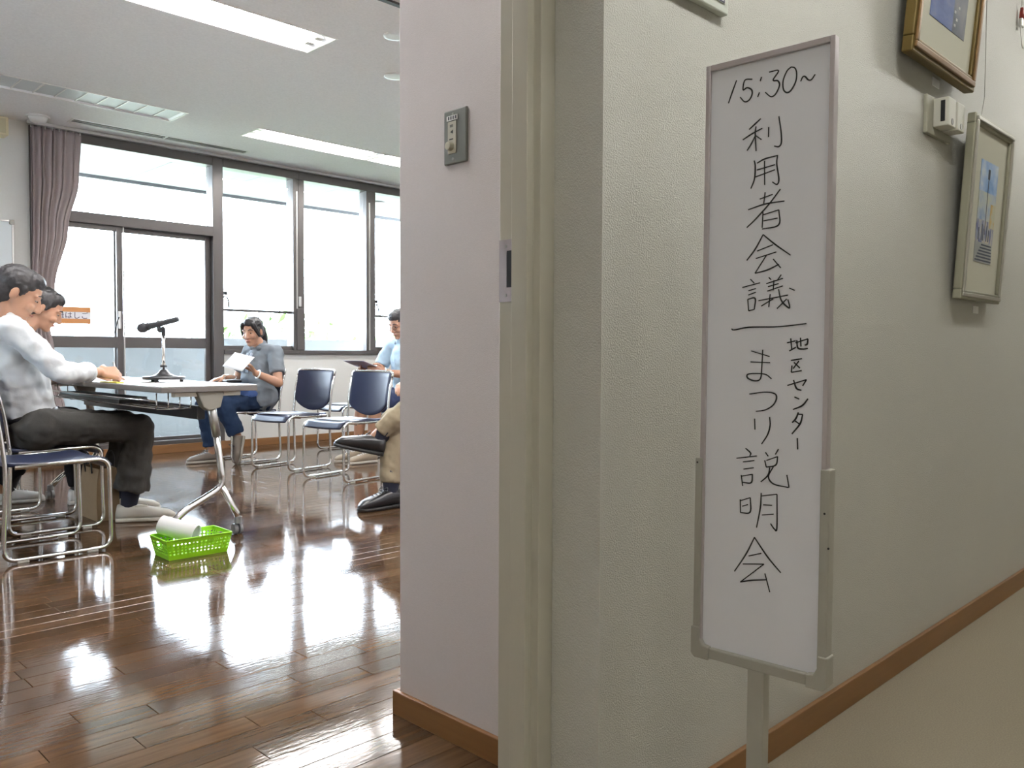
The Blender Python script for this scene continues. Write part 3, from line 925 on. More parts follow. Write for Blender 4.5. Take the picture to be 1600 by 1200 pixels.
def holed_panel(mb, A, B_, C_, D_, nu, nv, hole=0.30, skip=None):
    """A,B bottom edge; D,C top edge."""
    A, B_, C_, D_ = map(Vector, (A, B_, C_, D_))

    def P(u, v):
        return (A * (1 - u) + B_ * u) * (1 - v) + (D_ * (1 - u) + C_ * u) * v
    for i in range(nu):
        for j in range(nv):
            u0, u1, v0, v1 = i / nu, (i + 1) / nu, j / nv, (j + 1) / nv
            uc, vc = (u0 + u1) / 2, (v0 + v1) / 2
            if skip and skip(uc, vc):
                continue
            outer = [P(u0, v0), P(uc, v0), P(u1, v0), P(u1, vc), P(u1, v1), P(uc, v1), P(u0, v1), P(u0, vc)]
            hu, hv = hole * (u1 - u0), hole * (v1 - v0)
            inner = [P(uc + hu * math.cos(a), vc + hv * math.sin(a)) for a in [math.radians(225 + 45 * k) for k in range(8)]]
            mb.add(outer + inner, [(k, (k + 1) % 8, 8 + (k + 1) % 8, 8 + k) for k in range(8)])


corn_b = [(-ix, -iy), (ix, -iy), (ix, iy), (-ix, iy)]
corn_t = [(-ox, -oy), (ox, -oy), (ox, oy), (-ox, oy)]


def cpt(k, h):
    t_ = h / BH
    return Vector((lerp(corn_b[k][0], corn_t[k][0], t_), lerp(corn_b[k][1], corn_t[k][1], t_), h))


m = MB()
for k in range(4):
    k2 = (k + 1) % 4
    long_ = k % 2 == 0
    m.add([cpt(k, 0), cpt(k2, 0), cpt(k2, 0.018), cpt(k, 0.018)], [(0, 1, 2, 3)])
    lo, hi = (cpt(k, 0.018), cpt(k2, 0.018)), (cpt(k, 0.074), cpt(k2, 0.074))
    sk = None if long_ else (lambda u, v: v > 0.5 and 0.33 < u < 0.67)
    holed_panel(m, lo[0], lo[1], hi[1], hi[0], 16 if long_ else 9, 4, 0.29, sk)
    m.add([cpt(k, 0.074), cpt(k2, 0.074), cpt(k2, BH), cpt(k, BH)], [(0, 1, 2, 3)])
m.add([cpt(k, 0) for k in range(4)], [(3, 2, 1, 0)])
o = m.build('basket_body', MT['lime'], bk)
s_ = o.modifiers.new('thick', 'SOLIDIFY'); s_.thickness = 0.002; s_.offset = 0
rim = [cpt(k, BH) for k in range(4)]
MB().tube(fillet([rim[0].lerp(rim[1], .5), rim[1], rim[2], rim[3], rim[0], rim[0].lerp(rim[1], .5)], 0.012), 0.0035, 8).build('rim', MT['lime'], bk, smooth=True)
pr = thing('paper_roll', 'roll of white paper lying in the green basket', 'paper roll', (1.588, 3.655, 0))
m = MB()
pa, pb = Vector((-0.048, 0.110, 0.128)), Vector((0.054, -0.020, 0.088))
dd = (pb - pa).normalized(); n1 = dd.orthogonal().normalized(); n2 = dd.cross(n1)
rr_o = [pa + (n1 * math.cos(2 * PI * k / 28) + n2 * math.sin(2 * PI * k / 28)) * 0.042 for k in range(28)]
rr_i = [pa + (n1 * math.cos(2 * PI * k / 28) + n2 * math.sin(2 * PI * k / 28)) * 0.039 for k in range(28)]
L_ = (pb - pa)
m.rings([rr_o, [q + L_ for q in rr_o], [q + L_ for q in rr_i], rr_i, rr_o], closed_ends=False)
m.build('roll_layers', MT['paper'], pr, smooth=True)
MB().rings([[pa + L_ * 0.02 + (q - pa) * 0.96 for q in rr_i], [pa + L_ * 0.96 + (q - pa) * 0.99 for q in rr_i]]).build('roll_core', mat('roll_core_grey', (0.36, 0.37, 0.38), 0.7), pr)
sheet('note_paper', (1.69, 3.66, 0.012), 0.12, 0.13, (0, 0, 0.1), 'small white paper in the bottom of the green basket')

# kraft paper bag behind the empty chair
bag = thing('paper_bag', 'brown kraft paper bag on the floor behind the shoes of the man in white', 'bag', (1.635, 4.81, 0))
m = MB()
x0, x1, y0, y1, hgt = -0.055, 0.055, -0.125, 0.125, 0.28
for z, e in ((0, 0), (0.14, 0.004), (hgt, -0.006)):
    pass
rings = []
for z, e in ((0.0, 0.0), (0.1, 0.004), (0.2, 0.0), (hgt, -0.010)):
    rings.append([(x0 - e, y0, z), (x1 + e, y0, z), (x1 + e * 0.2, 0, z), (x1 + e, y1, z), (x0 - e, y1, z), (x0 - e * 0.2, 0, z)])
m.rings(rings, closed_ends=False)
n = len(m.v)
m.add(rings[0], [(5, 4, 3, 2, 1, 0)])
o = m.build('bag_body', mat('kraft_paper', (0.30, 0.205, 0.115), 0.8, noise=0.1, nscale=20, bump=0.3, bscale=12, bdist=0.01), bag)
s_ = o.modifiers.new('thick', 'SOLIDIFY'); s_.thickness = 0.001
for xx in (x0, x1):
    MB().tube(catmull([(xx, -0.05, 0.25), (xx * 1.1, -0.045, 0.33), (xx * 1.1, 0, 0.36), (xx * 1.1, 0.045, 0.33), (xx, 0.05, 0.25)], 6), 0.004, 6).build('handle', MT['black'], bag, smooth=True)

# escape ladder sign stuck on the glazed door
sg_ = thing('ladder_sign', 'orange and white escape ladder sign on the glazed door beside the curtain', 'sign', (2.20, YW - 0.012, 1.132))
MB().box(0, 0.295, 0.004, 0.008, 0, 0.14).build('sign_plate', mat('sign_white', (0.85, 0.85, 0.88), 0.4), sg_)
og = mat('sign_orange', (0.62, 0.27, 0.09), 0.4)
MB().box(0, 0.295, 0.0025, 0.004, 0, 0.042).build('sign_band', og, sg_)
MB().box(0, 0.295, 0.0025, 0.004, 0.098, 0.14).build('sign_band', og, sg_)
cu_ = bpy.data.curves.new('sign_lettering', 'FONT')
cu_.body = '避難はしご'; cu_.size = 0.062; cu_.extrude = 0.0004; cu_.align_x = 'RIGHT'
cu_.materials.append(mat('sign_ink', (0.05, 0.04, 0.08), 0.5))
o = bpy.data.objects.new('sign_text_source', cu_); col.objects.link(o)
bpy.context.view_layer.update()
me_ = bpy.data.meshes.new_from_object(o.evaluated_get(bpy.context.evaluated_depsgraph_get()))
bpy.data.objects.remove(o)
o = bpy.data.objects.new('sign_lettering', me_); col.objects.link(o); o.parent = sg_
o.location = (0.278, 0.0032, 0.047); o.rotation_euler = (PI / 2, 0, 0)

# ------------------------------------------------------------------ whiteboard sign on a stand in the corridor
sign = thing('sign_stand', 'tall narrow whiteboard sign on a grey post with handwritten Japanese notice', 'sign', (1.259, 0.682, 0))
SC = Vector((1.259, 0.682, 0.887))
e1 = Vector((0.0496, -0.9988, 0.0)).normalized(); e2 = Vector((0.0090, 0.0005, 1.0)).normalized(); en = e1.cross(e2) * -1   # en points away from the viewer
SM = Matrix.Translation((-1.259, -0.682, 0)) @ Matrix(((e1.x, en.x, e2.x, SC.x), (e1.y, en.y, e2.y, SC.y), (e1.z, en.z, e2.z, SC.z), (0, 0, 0, 1)))
board_white = mat('sign_enamel', (0.81, 0.81, 0.87), 0.22, noise=0.02, nscale=6)
reflection_tinted_alu = mat('sign_frame_aluminium', (0.52, 0.47, 0.48), 0.35, metal=0.5)  # pinkish reflection on the frame is put into its base colour
MB().box(-0.106, 0.106, 0.0, 0.006, -0.494, 0.496).transform(SM).build('board', board_white, sign)
m = MB()
m.box(-0.1095, -0.1015, -0.006, 0.010, -0.5, 0.5); m.box(0.1015, 0.1095, -0.006, 0.010, -0.5, 0.5)
m.box(-0.1015, 0.1015, -0.006, 0.010, 0.4905, 0.5); m.box(-0.1015, 0.1015, -0.004, 0.010, -0.5, -0.49)
m.transform(SM).build('board_frame', reflection_tinted_alu, sign, bevel=0.001)
hold = mat('holder_grey', (0.40, 0.385, 0.335), 0.45, metal=0.25)
MB().box(-0.1165, -0.1035, -0.009, 0.014, -0.475, -0.164).transform(SM).build('side_channel', hold, sign, bevel=0.002)
MB().box(0.1015, 0.1165, -0.009, 0.014, -0.475, -0.164).transform(SM).build('side_channel', hold, sign, bevel=0.002)
MB().box(-0.085, 0.085, -0.009, 0.014, -0.506, -0.488).transform(SM).build('bottom_channel', hold, sign, bevel=0.002)
for s in (-1, 1):
    m = MB()
    xa, xb = (-0.119, -0.085) if s < 0 else (0.085, 0.119)
    prof_ = [(s * 0.085, -0.487), (s * 0.085, -0.509), (s * 0.112, -0.509), (s * 0.119, -0.502), (s * 0.119, -0.455), (s * 0.1035, -0.455), (s * 0.1025, -0.475), (s * 0.097, -0.485)]
    m.prism(prof_, -0.011, 0.016)
    m.transform(Matrix(((1, 0, 0, 0), (0, 0, 1, 0), (0, 1, 0, 0), (0, 0, 0, 1)))).transform(SM).build('corner_piece', hold, sign, bevel=0.002)
MB().box(-0.0145, 0.0145, -0.007, 0.016, -0.889, -0.505).transform(SM).build('post', mat('post_grey', (0.42, 0.405, 0.355), 0.45, metal=0.25), sign, bevel=0.002)
MB().box(-0.17, 0.17, -0.12, 0.14, 0.0, 0.012).transform(Matrix.Rotation(math.atan2(e1.y, e1.x), 4, 'Z')).build('stand_base', MT['grey_metal'], sign, bevel=0.004)
for uu, vv in ((0.1095, -0.232), (0.1165, -0.285), (-0.112, -0.172)):
    MB().cyl((uu, -0.0095, vv), (uu, -0.0085, vv), 0.0018, seg=8).transform(SM).build('scuff', MT['black'], sign)
GLYPHS = [
    ('digit_one', [[(-56, 467), (-63, 450), (-70, 432)]]),
    ('digit_five', [[(-28, 463), (-41, 464), (-44, 449), (-37, 451), (-29, 446), (-28, 438), (-33, 430), (-41, 429), (-49, 438)]]),
    ('colon', [[(-12, 463), (-14, 457)], [(-15, 439), (-18, 432)]]),
    ('digit_three', [[(1, 468), (17, 467), (8, 454), (16, 451), (19, 443), (13, 431), (5, 428), (-5, 437)]]),
    ('digit_zero', [[(38, 468), (31, 463), (25, 449), (26, 435), (32, 429), (39, 432), (46, 444), (47, 457), (44, 465), (38, 468)]]),
    ('wave_dash', [[(54, 442), (57, 448), (61, 448), (66, 442), (71, 441), (77, 448)]]),
    ('kanji', [[(-12, 396), (-22, 389), (-32, 382)], [(-43, 367), (-27, 374), (-9, 380)], [(-20, 385), (-21, 372), (-19, 345)], [(-21, 370), (-27, 359), (-35, 348)], [(-20, 370), (-10, 362)], [(2, 380), (2, 364)], [(19, 394), (23, 370), (24, 352), (20, 346), (12, 348)]]),
    ('kanji', [[(-22, 330), (-20, 320), (-21, 300), (-27, 285)], [(-17, 325), (-3, 330), (18, 332)], [(18, 333), (17, 319), (21, 294), (18, 286), (10, 291)], [(-17, 314), (14, 318)], [(-19, 303), (14, 310)], [(-4, 327), (-3, 288)]]),
    ('kanji', [[(-11, 266), (11, 271)], [(-2, 276), (-4, 256)], [(-31, 251), (-1, 257), (31, 258)], [(24, 278), (5, 256), (-18, 234), (-33, 222)], [(-5, 244), (-6, 219)], [(-4, 240), (22, 245)], [(22, 245), (22, 221), (-6, 217)], [(-4, 230), (20, 232)]]),
    ('kanji', [[(-4, 208), (-17, 186), (-32, 168)], [(-4, 208), (16, 191), (43, 171)], [(-14, 182), (13, 190)], [(-16, 170), (19, 178)], [(3, 175), (-17, 146)], [(-17, 146), (4, 150), (24, 158)], [(14, 167), (27, 152)]]),
    ('kanji', [[(-25, 137), (-18, 130)], [(-39, 124), (-8, 130)], [(-28, 118), (-15, 121)], [(-28, 111), (-15, 115)], [(-29, 104), (-27, 85)], [(-29, 104), (-16, 105), (-17, 87)], [(-27, 85), (-17, 87)], [(7, 138), (11, 134)], [(28, 141), (22, 133)], [(3, 128), (31, 135)], [(6, 123), (24, 127)], [(5, 116), (31, 123)], [(16, 133), (15, 117)], [(-10, 101), (40, 108)], [(10, 111), (8, 90)], [(-5, 92), (15, 103)], [(24, 118), (29, 100), (41, 88), (43, 90), (40, 101)], [(38, 102), (22, 87)], [(42, 119), (51, 115)]]),
    ('underline', [[(-57, 56), (-52, 54), (-25, 58), (25, 58), (71, 62)]]),
    ('small_kanji', [[(40, 32), (54, 35)], [(46, 39), (48, 22)], [(44, 19), (55, 25)], [(54, 32), (74, 38)], [(74, 38), (73, 30), (69, 28)], [(62, 40), (63, 26)], [(56, 36), (58, 24), (66, 22), (74, 23)]]),
    ('small_kanji', [[(47, 4), (65, 7)], [(60, 3), (51, -9)], [(52, 1), (62, -8)], [(49, -4), (48, -15)], [(48, -15), (65, -12)]]),
    ('small_kana', [[(42, -36), (73, -26)], [(73, -26), (67, -36)], [(52, -27), (57, -40), (65, -43)]]),
    ('small_kana', [[(54, -54), (62, -57)], [(76, -56), (67, -67), (52, -74)]]),
    ('small_kana', [[(61, -78), (57, -88), (51, -95)], [(59, -81), (68, -81)], [(68, -81), (64, -96), (51, -113)], [(56, -92), (64, -97)]]),
    ('small_kana', [[(60, -119), (61, -137)]]),
    ('kana', [[(-21, 19), (11, 10)], [(-22, 1), (12, 0)], [(-1, 21), (-2, -5), (-4, -26), (-14, -30), (-26, -26), (-27, -20), (-16, -18), (4, -19), (15, -26)]]),
    ('kana', [[(-23, -52), (4, -48), (21, -50), (24, -58), (18, -69), (5, -77), (-11, -80)]]),
    ('kana', [[(-13, -92), (-12, -110)], [(13, -88), (14, -102), (10, -117), (0, -133)]]),
    ('kanji', [[(-28, -142), (-19, -149), (-20, -154)], [(-44, -160), (-8, -153)], [(-32, -165), (-12, -161)], [(-31, -177), (-13, -173)], [(-35, -187), (-32, -205)], [(-34, -189), (-15, -184)], [(-15, -184), (-17, -198), (-32, -199)], [(7, -146), (12, -152)], [(29, -139), (24, -148)], [(6, -159), (9, -170)], [(9, -159), (28, -151)], [(28, -151), (25, -165), (9, -170)], [(15, -170), (12, -183), (0, -195)], [(21, -168), (13, -185), (22, -196), (47, -199)], [(48, -199), (44, -179)]]),
    ('kanji', [[(-36, -228), (-35, -250)], [(-35, -230), (-18, -223)], [(-18, -223), (-18, -247), (-35, -250)], [(-32, -239), (-22, -235)], [(1, -213), (0, -237), (-6, -271)], [(1, -218), (28, -212)], [(28, -212), (29, -266), (25, -269), (18, -261)], [(5, -232), (20, -231)], [(3, -249), (23, -245)]]),
    ('kanji', [[(-9, -287), (-24, -318), (-44, -350)], [(-9, -288), (14, -316), (37, -338)], [(-19, -320), (3, -312)], [(-29, -335), (8, -329)], [(8, -329), (-33, -366)], [(-33, -366), (-15, -360), (12, -354)], [(10, -344), (19, -373)]]),
]
for name, strokes in GLYPHS:
    m = MB()
    wd = 0.0012 if name.startswith('small') else 0.00105
    for st in strokes:
        pts = catmull([Vector((p[0] / 1000.0, 0, p[1] / 1000.0)) for p in st], 6)
        L2 = []
        for i, p in enumerate(pts):
            a = pts[max(0, i - 1)]; b_ = pts[min(len(pts) - 1, i + 1)]
            d = (b_ - a).normalized(); nn = Vector((d.z, 0, -d.x))
            tp = wd * (1.15 - 0.35 * abs(2 * i / max(1, len(pts) - 1) - 1))
            L2.append([p + nn * tp + Vector((0, -0.0008, 0)), p - nn * tp + Vector((0, -0.0008, 0)), p - nn * tp + Vector((0, 0.0002, 0)), p + nn * tp + Vector((0, 0.0002, 0))])
        m.rings(L2)
    m.transform(SM).build('written_' + name, MT['ink'], sign)

# ------------------------------------------------------------------ corridor wall: pictures, notice, switches
YC = 0.9


def picture(name, label, x0, x1, z0, z1, yb, yt, fwid, fdep, fmat, mat_mat, art_fn, m_l, m_r, m_b, m_t, glazed=True):
    """framed picture hanging from a wire: bottom at depth yb, top tipped out to yt (front face)."""
    t = thing(name, label, 'picture', (x0, yb, z0))
    hgt = math.hypot(z1 - z0, yb - yt)
    ang = math.atan2(yb - yt, z1 - z0)
    Mx = Matrix.Rotation(ang, 4, 'X')
    W_ = x1 - x0
    for a in ((0, W_, 0, fwid), (0, W_, hgt - fwid, hgt), (0, fwid, fwid, hgt - fwid), (W_ - fwid, W_, fwid, hgt - fwid)):
        m = MB(); m.box(a[0], a[1], 0, fdep, a[2], a[3])
        m.transform(Mx).build('frame_bar', fmat[0], t, bevel=0.004)
        q = 0.3
        horiz = (a[1] - a[0]) > (a[3] - a[2])
        m = MB()
        if horiz:
            m.box(a[0] + fwid * q, a[1] - fwid * q, -0.006, 0.004, a[2] + fwid * q, a[3] - fwid * q)
        else:
            m.box(a[0] + fwid * q, a[1] - fwid * q, -0.006, 0.004, a[2] - fwid * q, a[3] + fwid * q)
        m.transform(Mx).build('frame_moulding', fmat[1], t, bevel=0.003)
    MB().box(fwid, W_ - fwid, 0.010, 0.014, fwid, hgt - fwid).transform(Mx).build('mount', mat_mat, t)
    MB().box(0.005, W_ - 0.005, fdep - 0.004, fdep, 0.005, hgt - 0.005).transform(Mx).build('backing', MT['black'], t)
    art_fn(t, Mx, m_l, W_ - m_r, m_b, hgt - m_t)
    if glazed:
      MB().box(fwid, W_ - fwid, 0.0055, 0.0065, fwid, hgt - fwid).transform(Mx).build('glazing', glass_mat('picture_glass', refl=0.08), t)
    return t


def wash(name, c0, c1, c2_, scale, detail=4.0, stretch=(1, 1, 1), p=(0.35, 0.5, 0.65)):
    m = mat(name, c0, 0.7)
    nt = m.node_tree
    tc = nt.nodes.new('ShaderNodeTexCoord'); mp = nt.nodes.new('ShaderNodeMapping'); mp.inputs['Scale'].default_value = stretch
    n = nt.nodes.new('ShaderNodeTexNoise'); n.inputs['Scale'].default_value = scale; n.inputs['Detail'].default_value = detail
    r_ = nt.nodes.new('ShaderNodeValToRGB')
    r_.color_ramp.elements[0].position = p[0]; r_.color_ramp.elements[0].color = (*c0, 1)
    r_.color_ramp.elements[1].position = p[2]; r_.color_ramp.elements[1].color = (*c2_, 1)
    e = r_.color_ramp.elements.new(p[1]); e.color = (*c1, 1)
    nt.links.new(tc.outputs['Object'], mp.inputs[0]); nt.links.new(mp.outputs[0], n.inputs['Vector']); nt.links.new(n.outputs['Fac'], r_.inputs[0])
    nt.links.new(r_.outputs[0], nt.nodes['Principled BSDF'].inputs['Base Color'])
    return m


def art_street(t, Mx, x0, x1, z0, z1):
    W_, Hh = x1 - x0, z1 - z0

    def pc(nm, a, b_, c, d, m, y=0.0085):
        mb = MB().box(x0 + a * W_, x0 + b_ * W_, y, 0.0098, z0 + c * Hh, z0 + d * Hh)
        return mb.transform(Mx).build(nm, m, t)
    pc('painted_sky', 0, 1, 0.70, 1.0, wash('sky_wash', (0.12, 0.28, 0.62), (0.35, 0.5, 0.75), (0.75, 0.78, 0.78), 9))
    pc('painted_hill', 0, 1, 0.42, 0.70, wash('hill_wash', (0.25, 0.36, 0.58), (0.5, 0.56, 0.6), (0.62, 0.62, 0.42), 12))
    pc('painted_town', 0, 1, 0.20, 0.42, wash('town_wash', (0.10, 0.12, 0.30), (0.40, 0.42, 0.50), (0.62, 0.55, 0.40), 24, stretch=(2.5, 1, 0.8)))
    pc('painted_autumn_tree', 0.72, 1, 0.36, 0.60, wash('autumn_wash', (0.55, 0.28, 0.05), (0.6, 0.42, 0.15), (0.55, 0.55, 0.42), 20), 0.0083)
    pc('painted_road', 0, 1, 0.0, 0.20, wash('road_wash', (0.34, 0.36, 0.36), (0.42, 0.44, 0.42), (0.5, 0.5, 0.46), 10))
    ink = mat('wash_ink', (0.05, 0.06, 0.10), 0.7)
    pc('painted_mast', 0.47, 0.50, 0.28, 0.90, ink, 0.0081)
    pc('painted_lamp', 0.43, 0.54, 0.83, 0.93, ink, 0.0080)
    for k in range(6):
        pc('painted_crossing_stripe', 0.05 + 0.1 * k * 0.6, 1 - 0.04 * k * 0.3, 0.015 + 0.031 * k, 0.03 + 0.031 * k, ink, 0.0082)
    for k, xx in enumerate((0.12, 0.3, 0.38, 0.58, 0.7)):
        pc('painted_figure', xx, xx + 0.05, 0.22, 0.34 + 0.04 * (k % 2), ink, 0.0082)


def art_harbour(t, Mx, x0, x1, z0, z1):
    W_, Hh = x1 - x0, z1 - z0

    def pc(nm, a, b_, c, d, m, y=0.0085):
        return MB().box(x0 + a * W_, x0 + b_ * W_, y, 0.0098, z0 + c * Hh, z0 + d * Hh).transform(Mx).build(nm, m, t)
    pc('painted_sky', 0, 1, 0.6, 1, wash('grey_wash', (0.30, 0.33, 0.38), (0.40, 0.42, 0.45), (0.5, 0.5, 0.5), 6))
    pc('painted_water', 0, 0.62, 0, 0.6, wash('water_wash', (0.06, 0.09, 0.24), (0.10, 0.14, 0.33), (0.17, 0.21, 0.36), 9, stretch=(1, 1, 3)))
    pc('painted_quay', 0.62, 1, 0, 0.6, wash('quay_wash', (0.09, 0.10, 0.13), (0.16, 0.17, 0.20), (0.24, 0.25, 0.27), 9))
    ink = mat('pale_touch', (0.55, 0.56, 0.56), 0.7)
    for a, c in ((0.66, 0.06), (0.70, 0.12), (0.64, 0.18), (0.74, 0.24), (0.58, 0.30), (0.50, 0.36), (0.42, 0.42)):
        pc('painted_fleck', a, a + 0.05, c, c + 0.025, ink, 0.0082)


gold = (mat('antique_gold', (0.15, 0.10, 0.025), 0.45, metal=0.4), mat('gold_moulding', (0.20, 0.11, 0.04), 0.4, metal=0.4))
silver = (mat('aged_silver', (0.36, 0.35, 0.27), 0.4, metal=0.5), mat('silver_moulding', (0.52, 0.50, 0.45), 0.3, metal=0.7))
ivory = mat('ivory_mount', (0.62, 0.605, 0.50), 0.8)
picture('framed_picture', 'gold framed picture with a blue harbour scene, cut by the top edge', 2.335, 2.845, 1.704, 2.25, 0.850, 0.800, 0.042, 0.030, gold, ivory, art_harbour, 0.115, 0.115, 0.125, 0.125, False)
picture('framed_picture', 'silver framed watercolour of a street with a zebra crossing', 2.805, 3.204, 1.074, 1.636, 0.862, 0.829, 0.030, 0.026, silver, ivory, art_street, 0.115, 0.110, 0.125, 0.120)
tag(MB().tube([(2.97, YC - 0.03, 1.63), (3.08, YC - 0.012, 1.75), (3.10, YC - 0.006, 2.54)], 0.0012, 6).build('picture_wire', MT['grey_metal']), 'thin wire holding the silver framed watercolour', 'wire')
tag(MB().tube([(2.5, YC - 0.02, 2.20), (2.5, YC - 0.006, 2.54)], 0.0012, 6).build('picture_wire', MT['grey_metal']), 'thin wire above the gold framed picture', 'wire')
for x, z, l in ((2.66, 1.703, 'tiny label card under the gold framed picture'), (3.075, 1.052, 'tiny label card under the silver framed watercolour')):
    tag(MB().box(x - 0.028, x + 0.028, YC - 0.002, YC, z - 0.012, z + 0.012).build('label_card', MT['paper']), l, 'card')
hk = thing('picture_hook', 'picture hook with a red cap hanging on a wire at the edge of the view', 'hook', (3.48, YC - 0.012, 2.03))
MB().tube([(0, 0, 0.13), (0, 0.004, 0.52)], 0.001, 6).build('hook_wire', MT['grey_metal'], hk)
MB().cyl((0, 0, 0.085), (0, 0, 0.125), 0.009, 0.005, 12).build('red_cap', mat('red_cap', (0.30, 0.03, 0.025), 0.4), hk, smooth=True)
MB().box(-0.013, 0.013, -0.006, 0.006, 0.055, 0.086).build('hook_body', MT['alu'], hk, bevel=0.003)
MB().tube(catmull([(-0.01, 0, 0.058), (-0.02, -0.004, 0.03), (-0.012, -0.006, -0.01), (0.008, -0.006, -0.02), (0.024, -0.006, -0.008)], 6), 0.0022, 6).build('hook_loop', MT['alu'], hk, smooth=True)

sb = thing('wall_switch_box', 'grey wall plate with two white key switches between the pictures', 'switch', (2.565, YC, 1.54))
MB().box(0, 0.20, -0.012, 0, 0, 0.11).build('back_plate', mat('putty_grey', (0.36, 0.35, 0.28), 0.5), sb, bevel=0.003)
for xa in (0.045, 0.122):
    md = MB().box(xa, xa + 0.062, -0.055, -0.012, 0.022, 0.104).build('switch_module', mat('off_white_plastic', (0.60, 0.59, 0.52), 0.4), sb, bevel=0.003)
    MB().box(xa - 0.0008, xa + 0.001, -0.045, -0.033, 0.035, 0.095).build('card_slot', MT['black'], md)
    MB().cyl((xa + 0.03, -0.0565, 0.036), (xa + 0.03, -0.054, 0.036), 0.009, seg=14).build('indicator', mat('dull_lens', (0.2, 0.19, 0.16), 0.3), md)

nb = thing('notice_frame', 'corner of a framed notice at the top edge above the whiteboard sign', 'notice', (1.34, YC, 1.56))
MB().box(-0.25, 0.135, -0.016, 0.0, 0, 0.32).build('notice_panel', mat('pale_green_panel', (0.55, 0.58, 0.52), 0.5), nb, bevel=0.003)
MB().box(-0.235, 0.12, -0.018, -0.016, 0.018, 0.305).build('notice_sheet', mat('notice_sheet', (0.62, 0.63, 0.62), 0.6), nb)
m = MB()
for a in ((0.072, 0.118, 0.019, 0.021), (0.116, 0.118, 0.019, 0.09), (0.076, 0.078, 0.024, 0.06), (0.086, 0.088, 0.024, 0.062), (0.094, 0.096, 0.026, 0.066), (0.098, 0.112, 0.040, 0.042), (0.098, 0.112, 0.052, 0.054),
          (0.104, 0.106, 0.028, 0.066), (0.05, 0.056, 0.032, 0.06), (0.03, 0.036, 0.036, 0.058)):
    m.box(a[0], a[1], -0.0185, -0.0178, a[2], a[3])
m.build('printed_marks', mat('notice_ink', (0.05, 0.05, 0.09), 0.6), nb)

sw = thing('dimmer_switch', 'grey metal wall plate with a rotary switch on the partition wall', 'switch', (XS, 1.448, 1.389))
MB().box(-0.007, 0, -0.0385, 0.0385, -0.061, 0.061).build('wall_plate', mat('plate_grey', (0.17, 0.17, 0.15), 0.4, metal=0.5), sw, bevel=0.003)
MB().box(-0.0095, -0.007, -0.006, 0.022, -0.038, 0.034).build('control_strip', mat('beige_strip', (0.46, 0.44, 0.36), 0.5), sw, bevel=0.0008)
MB().cyl((-0.0095, 0.010, -0.022), (-0.021, 0.010, -0.022), 0.0105, 0.009, 20).build('rotary_knob', mat('beige_knob', (0.50, 0.48, 0.38), 0.35), sw, smooth=False, bevel=0.001)
m = MB(); m.box(-0.0100, -0.0094, -0.012, 0.025, 0.036, 0.047)
m.build('name_label', MT['white_plastic'], sw)
m = MB()
for k in range(4):
    m.box(-0.0104, -0.0099, -0.008 + k * 0.0078, -0.003 + k * 0.0078, 0.038, 0.0455)
m.build('label_print', mat('label_ink', (0.08, 0.08, 0.09), 0.6), sw)
m = MB().add([(-0.0098, 0.004, 0.006), (-0.0098, 0.013, 0.0105), (-0.0098, 0.004, 0.015), (-0.0094, 0.004, 0.006), (-0.0094, 0.013, 0.0105), (-0.0094, 0.004, 0.015)], [(0, 1, 2), (3, 5, 4), (0, 3, 4, 1), (1, 4, 5, 2), (2, 5, 3, 0)])
for k in range(3):
    m.box(-0.0098, -0.0094, 0.004 + 0.004 * k, 0.006 + 0.004 * k, 0.021, 0.027)
m.box(-0.0098, -0.0094, 0.003, 0.016, -0.007, -0.0045)
m.build('control_marks', MT['ink'], sw)
for z in (-0.050, 0.050):
    MB().cyl((-0.0085, 0.006, z), (-0.0068, 0.006, z), 0.0035, seg=12).build('screw', MT['grey_metal'], sw)

# ------------------------------------------------------------------ people
def remesh(o, voxel, it, disp=None, fac=0.5):
    m = o.modifiers.new('skin', 'REMESH'); m.mode = 'VOXEL'; m.voxel_size = voxel; m.use_smooth_shade = True
    if disp:
        st, sc, sd_ = disp
        tx = bpy.data.textures.new('folds', 'CLOUDS'); tx.noise_scale = sc; tx.noise_depth = 2
        d = o.modifiers.new('folds', 'DISPLACE'); d.texture = tx; d.strength = st; d.mid_level = 0.5; d.texture_coords = 'LOCAL'
    if it:
        s_ = o.modifiers.new('relax', 'SMOOTH'); s_.iterations = it; s_.factor = fac


def V(*a):
    return Vector(a)


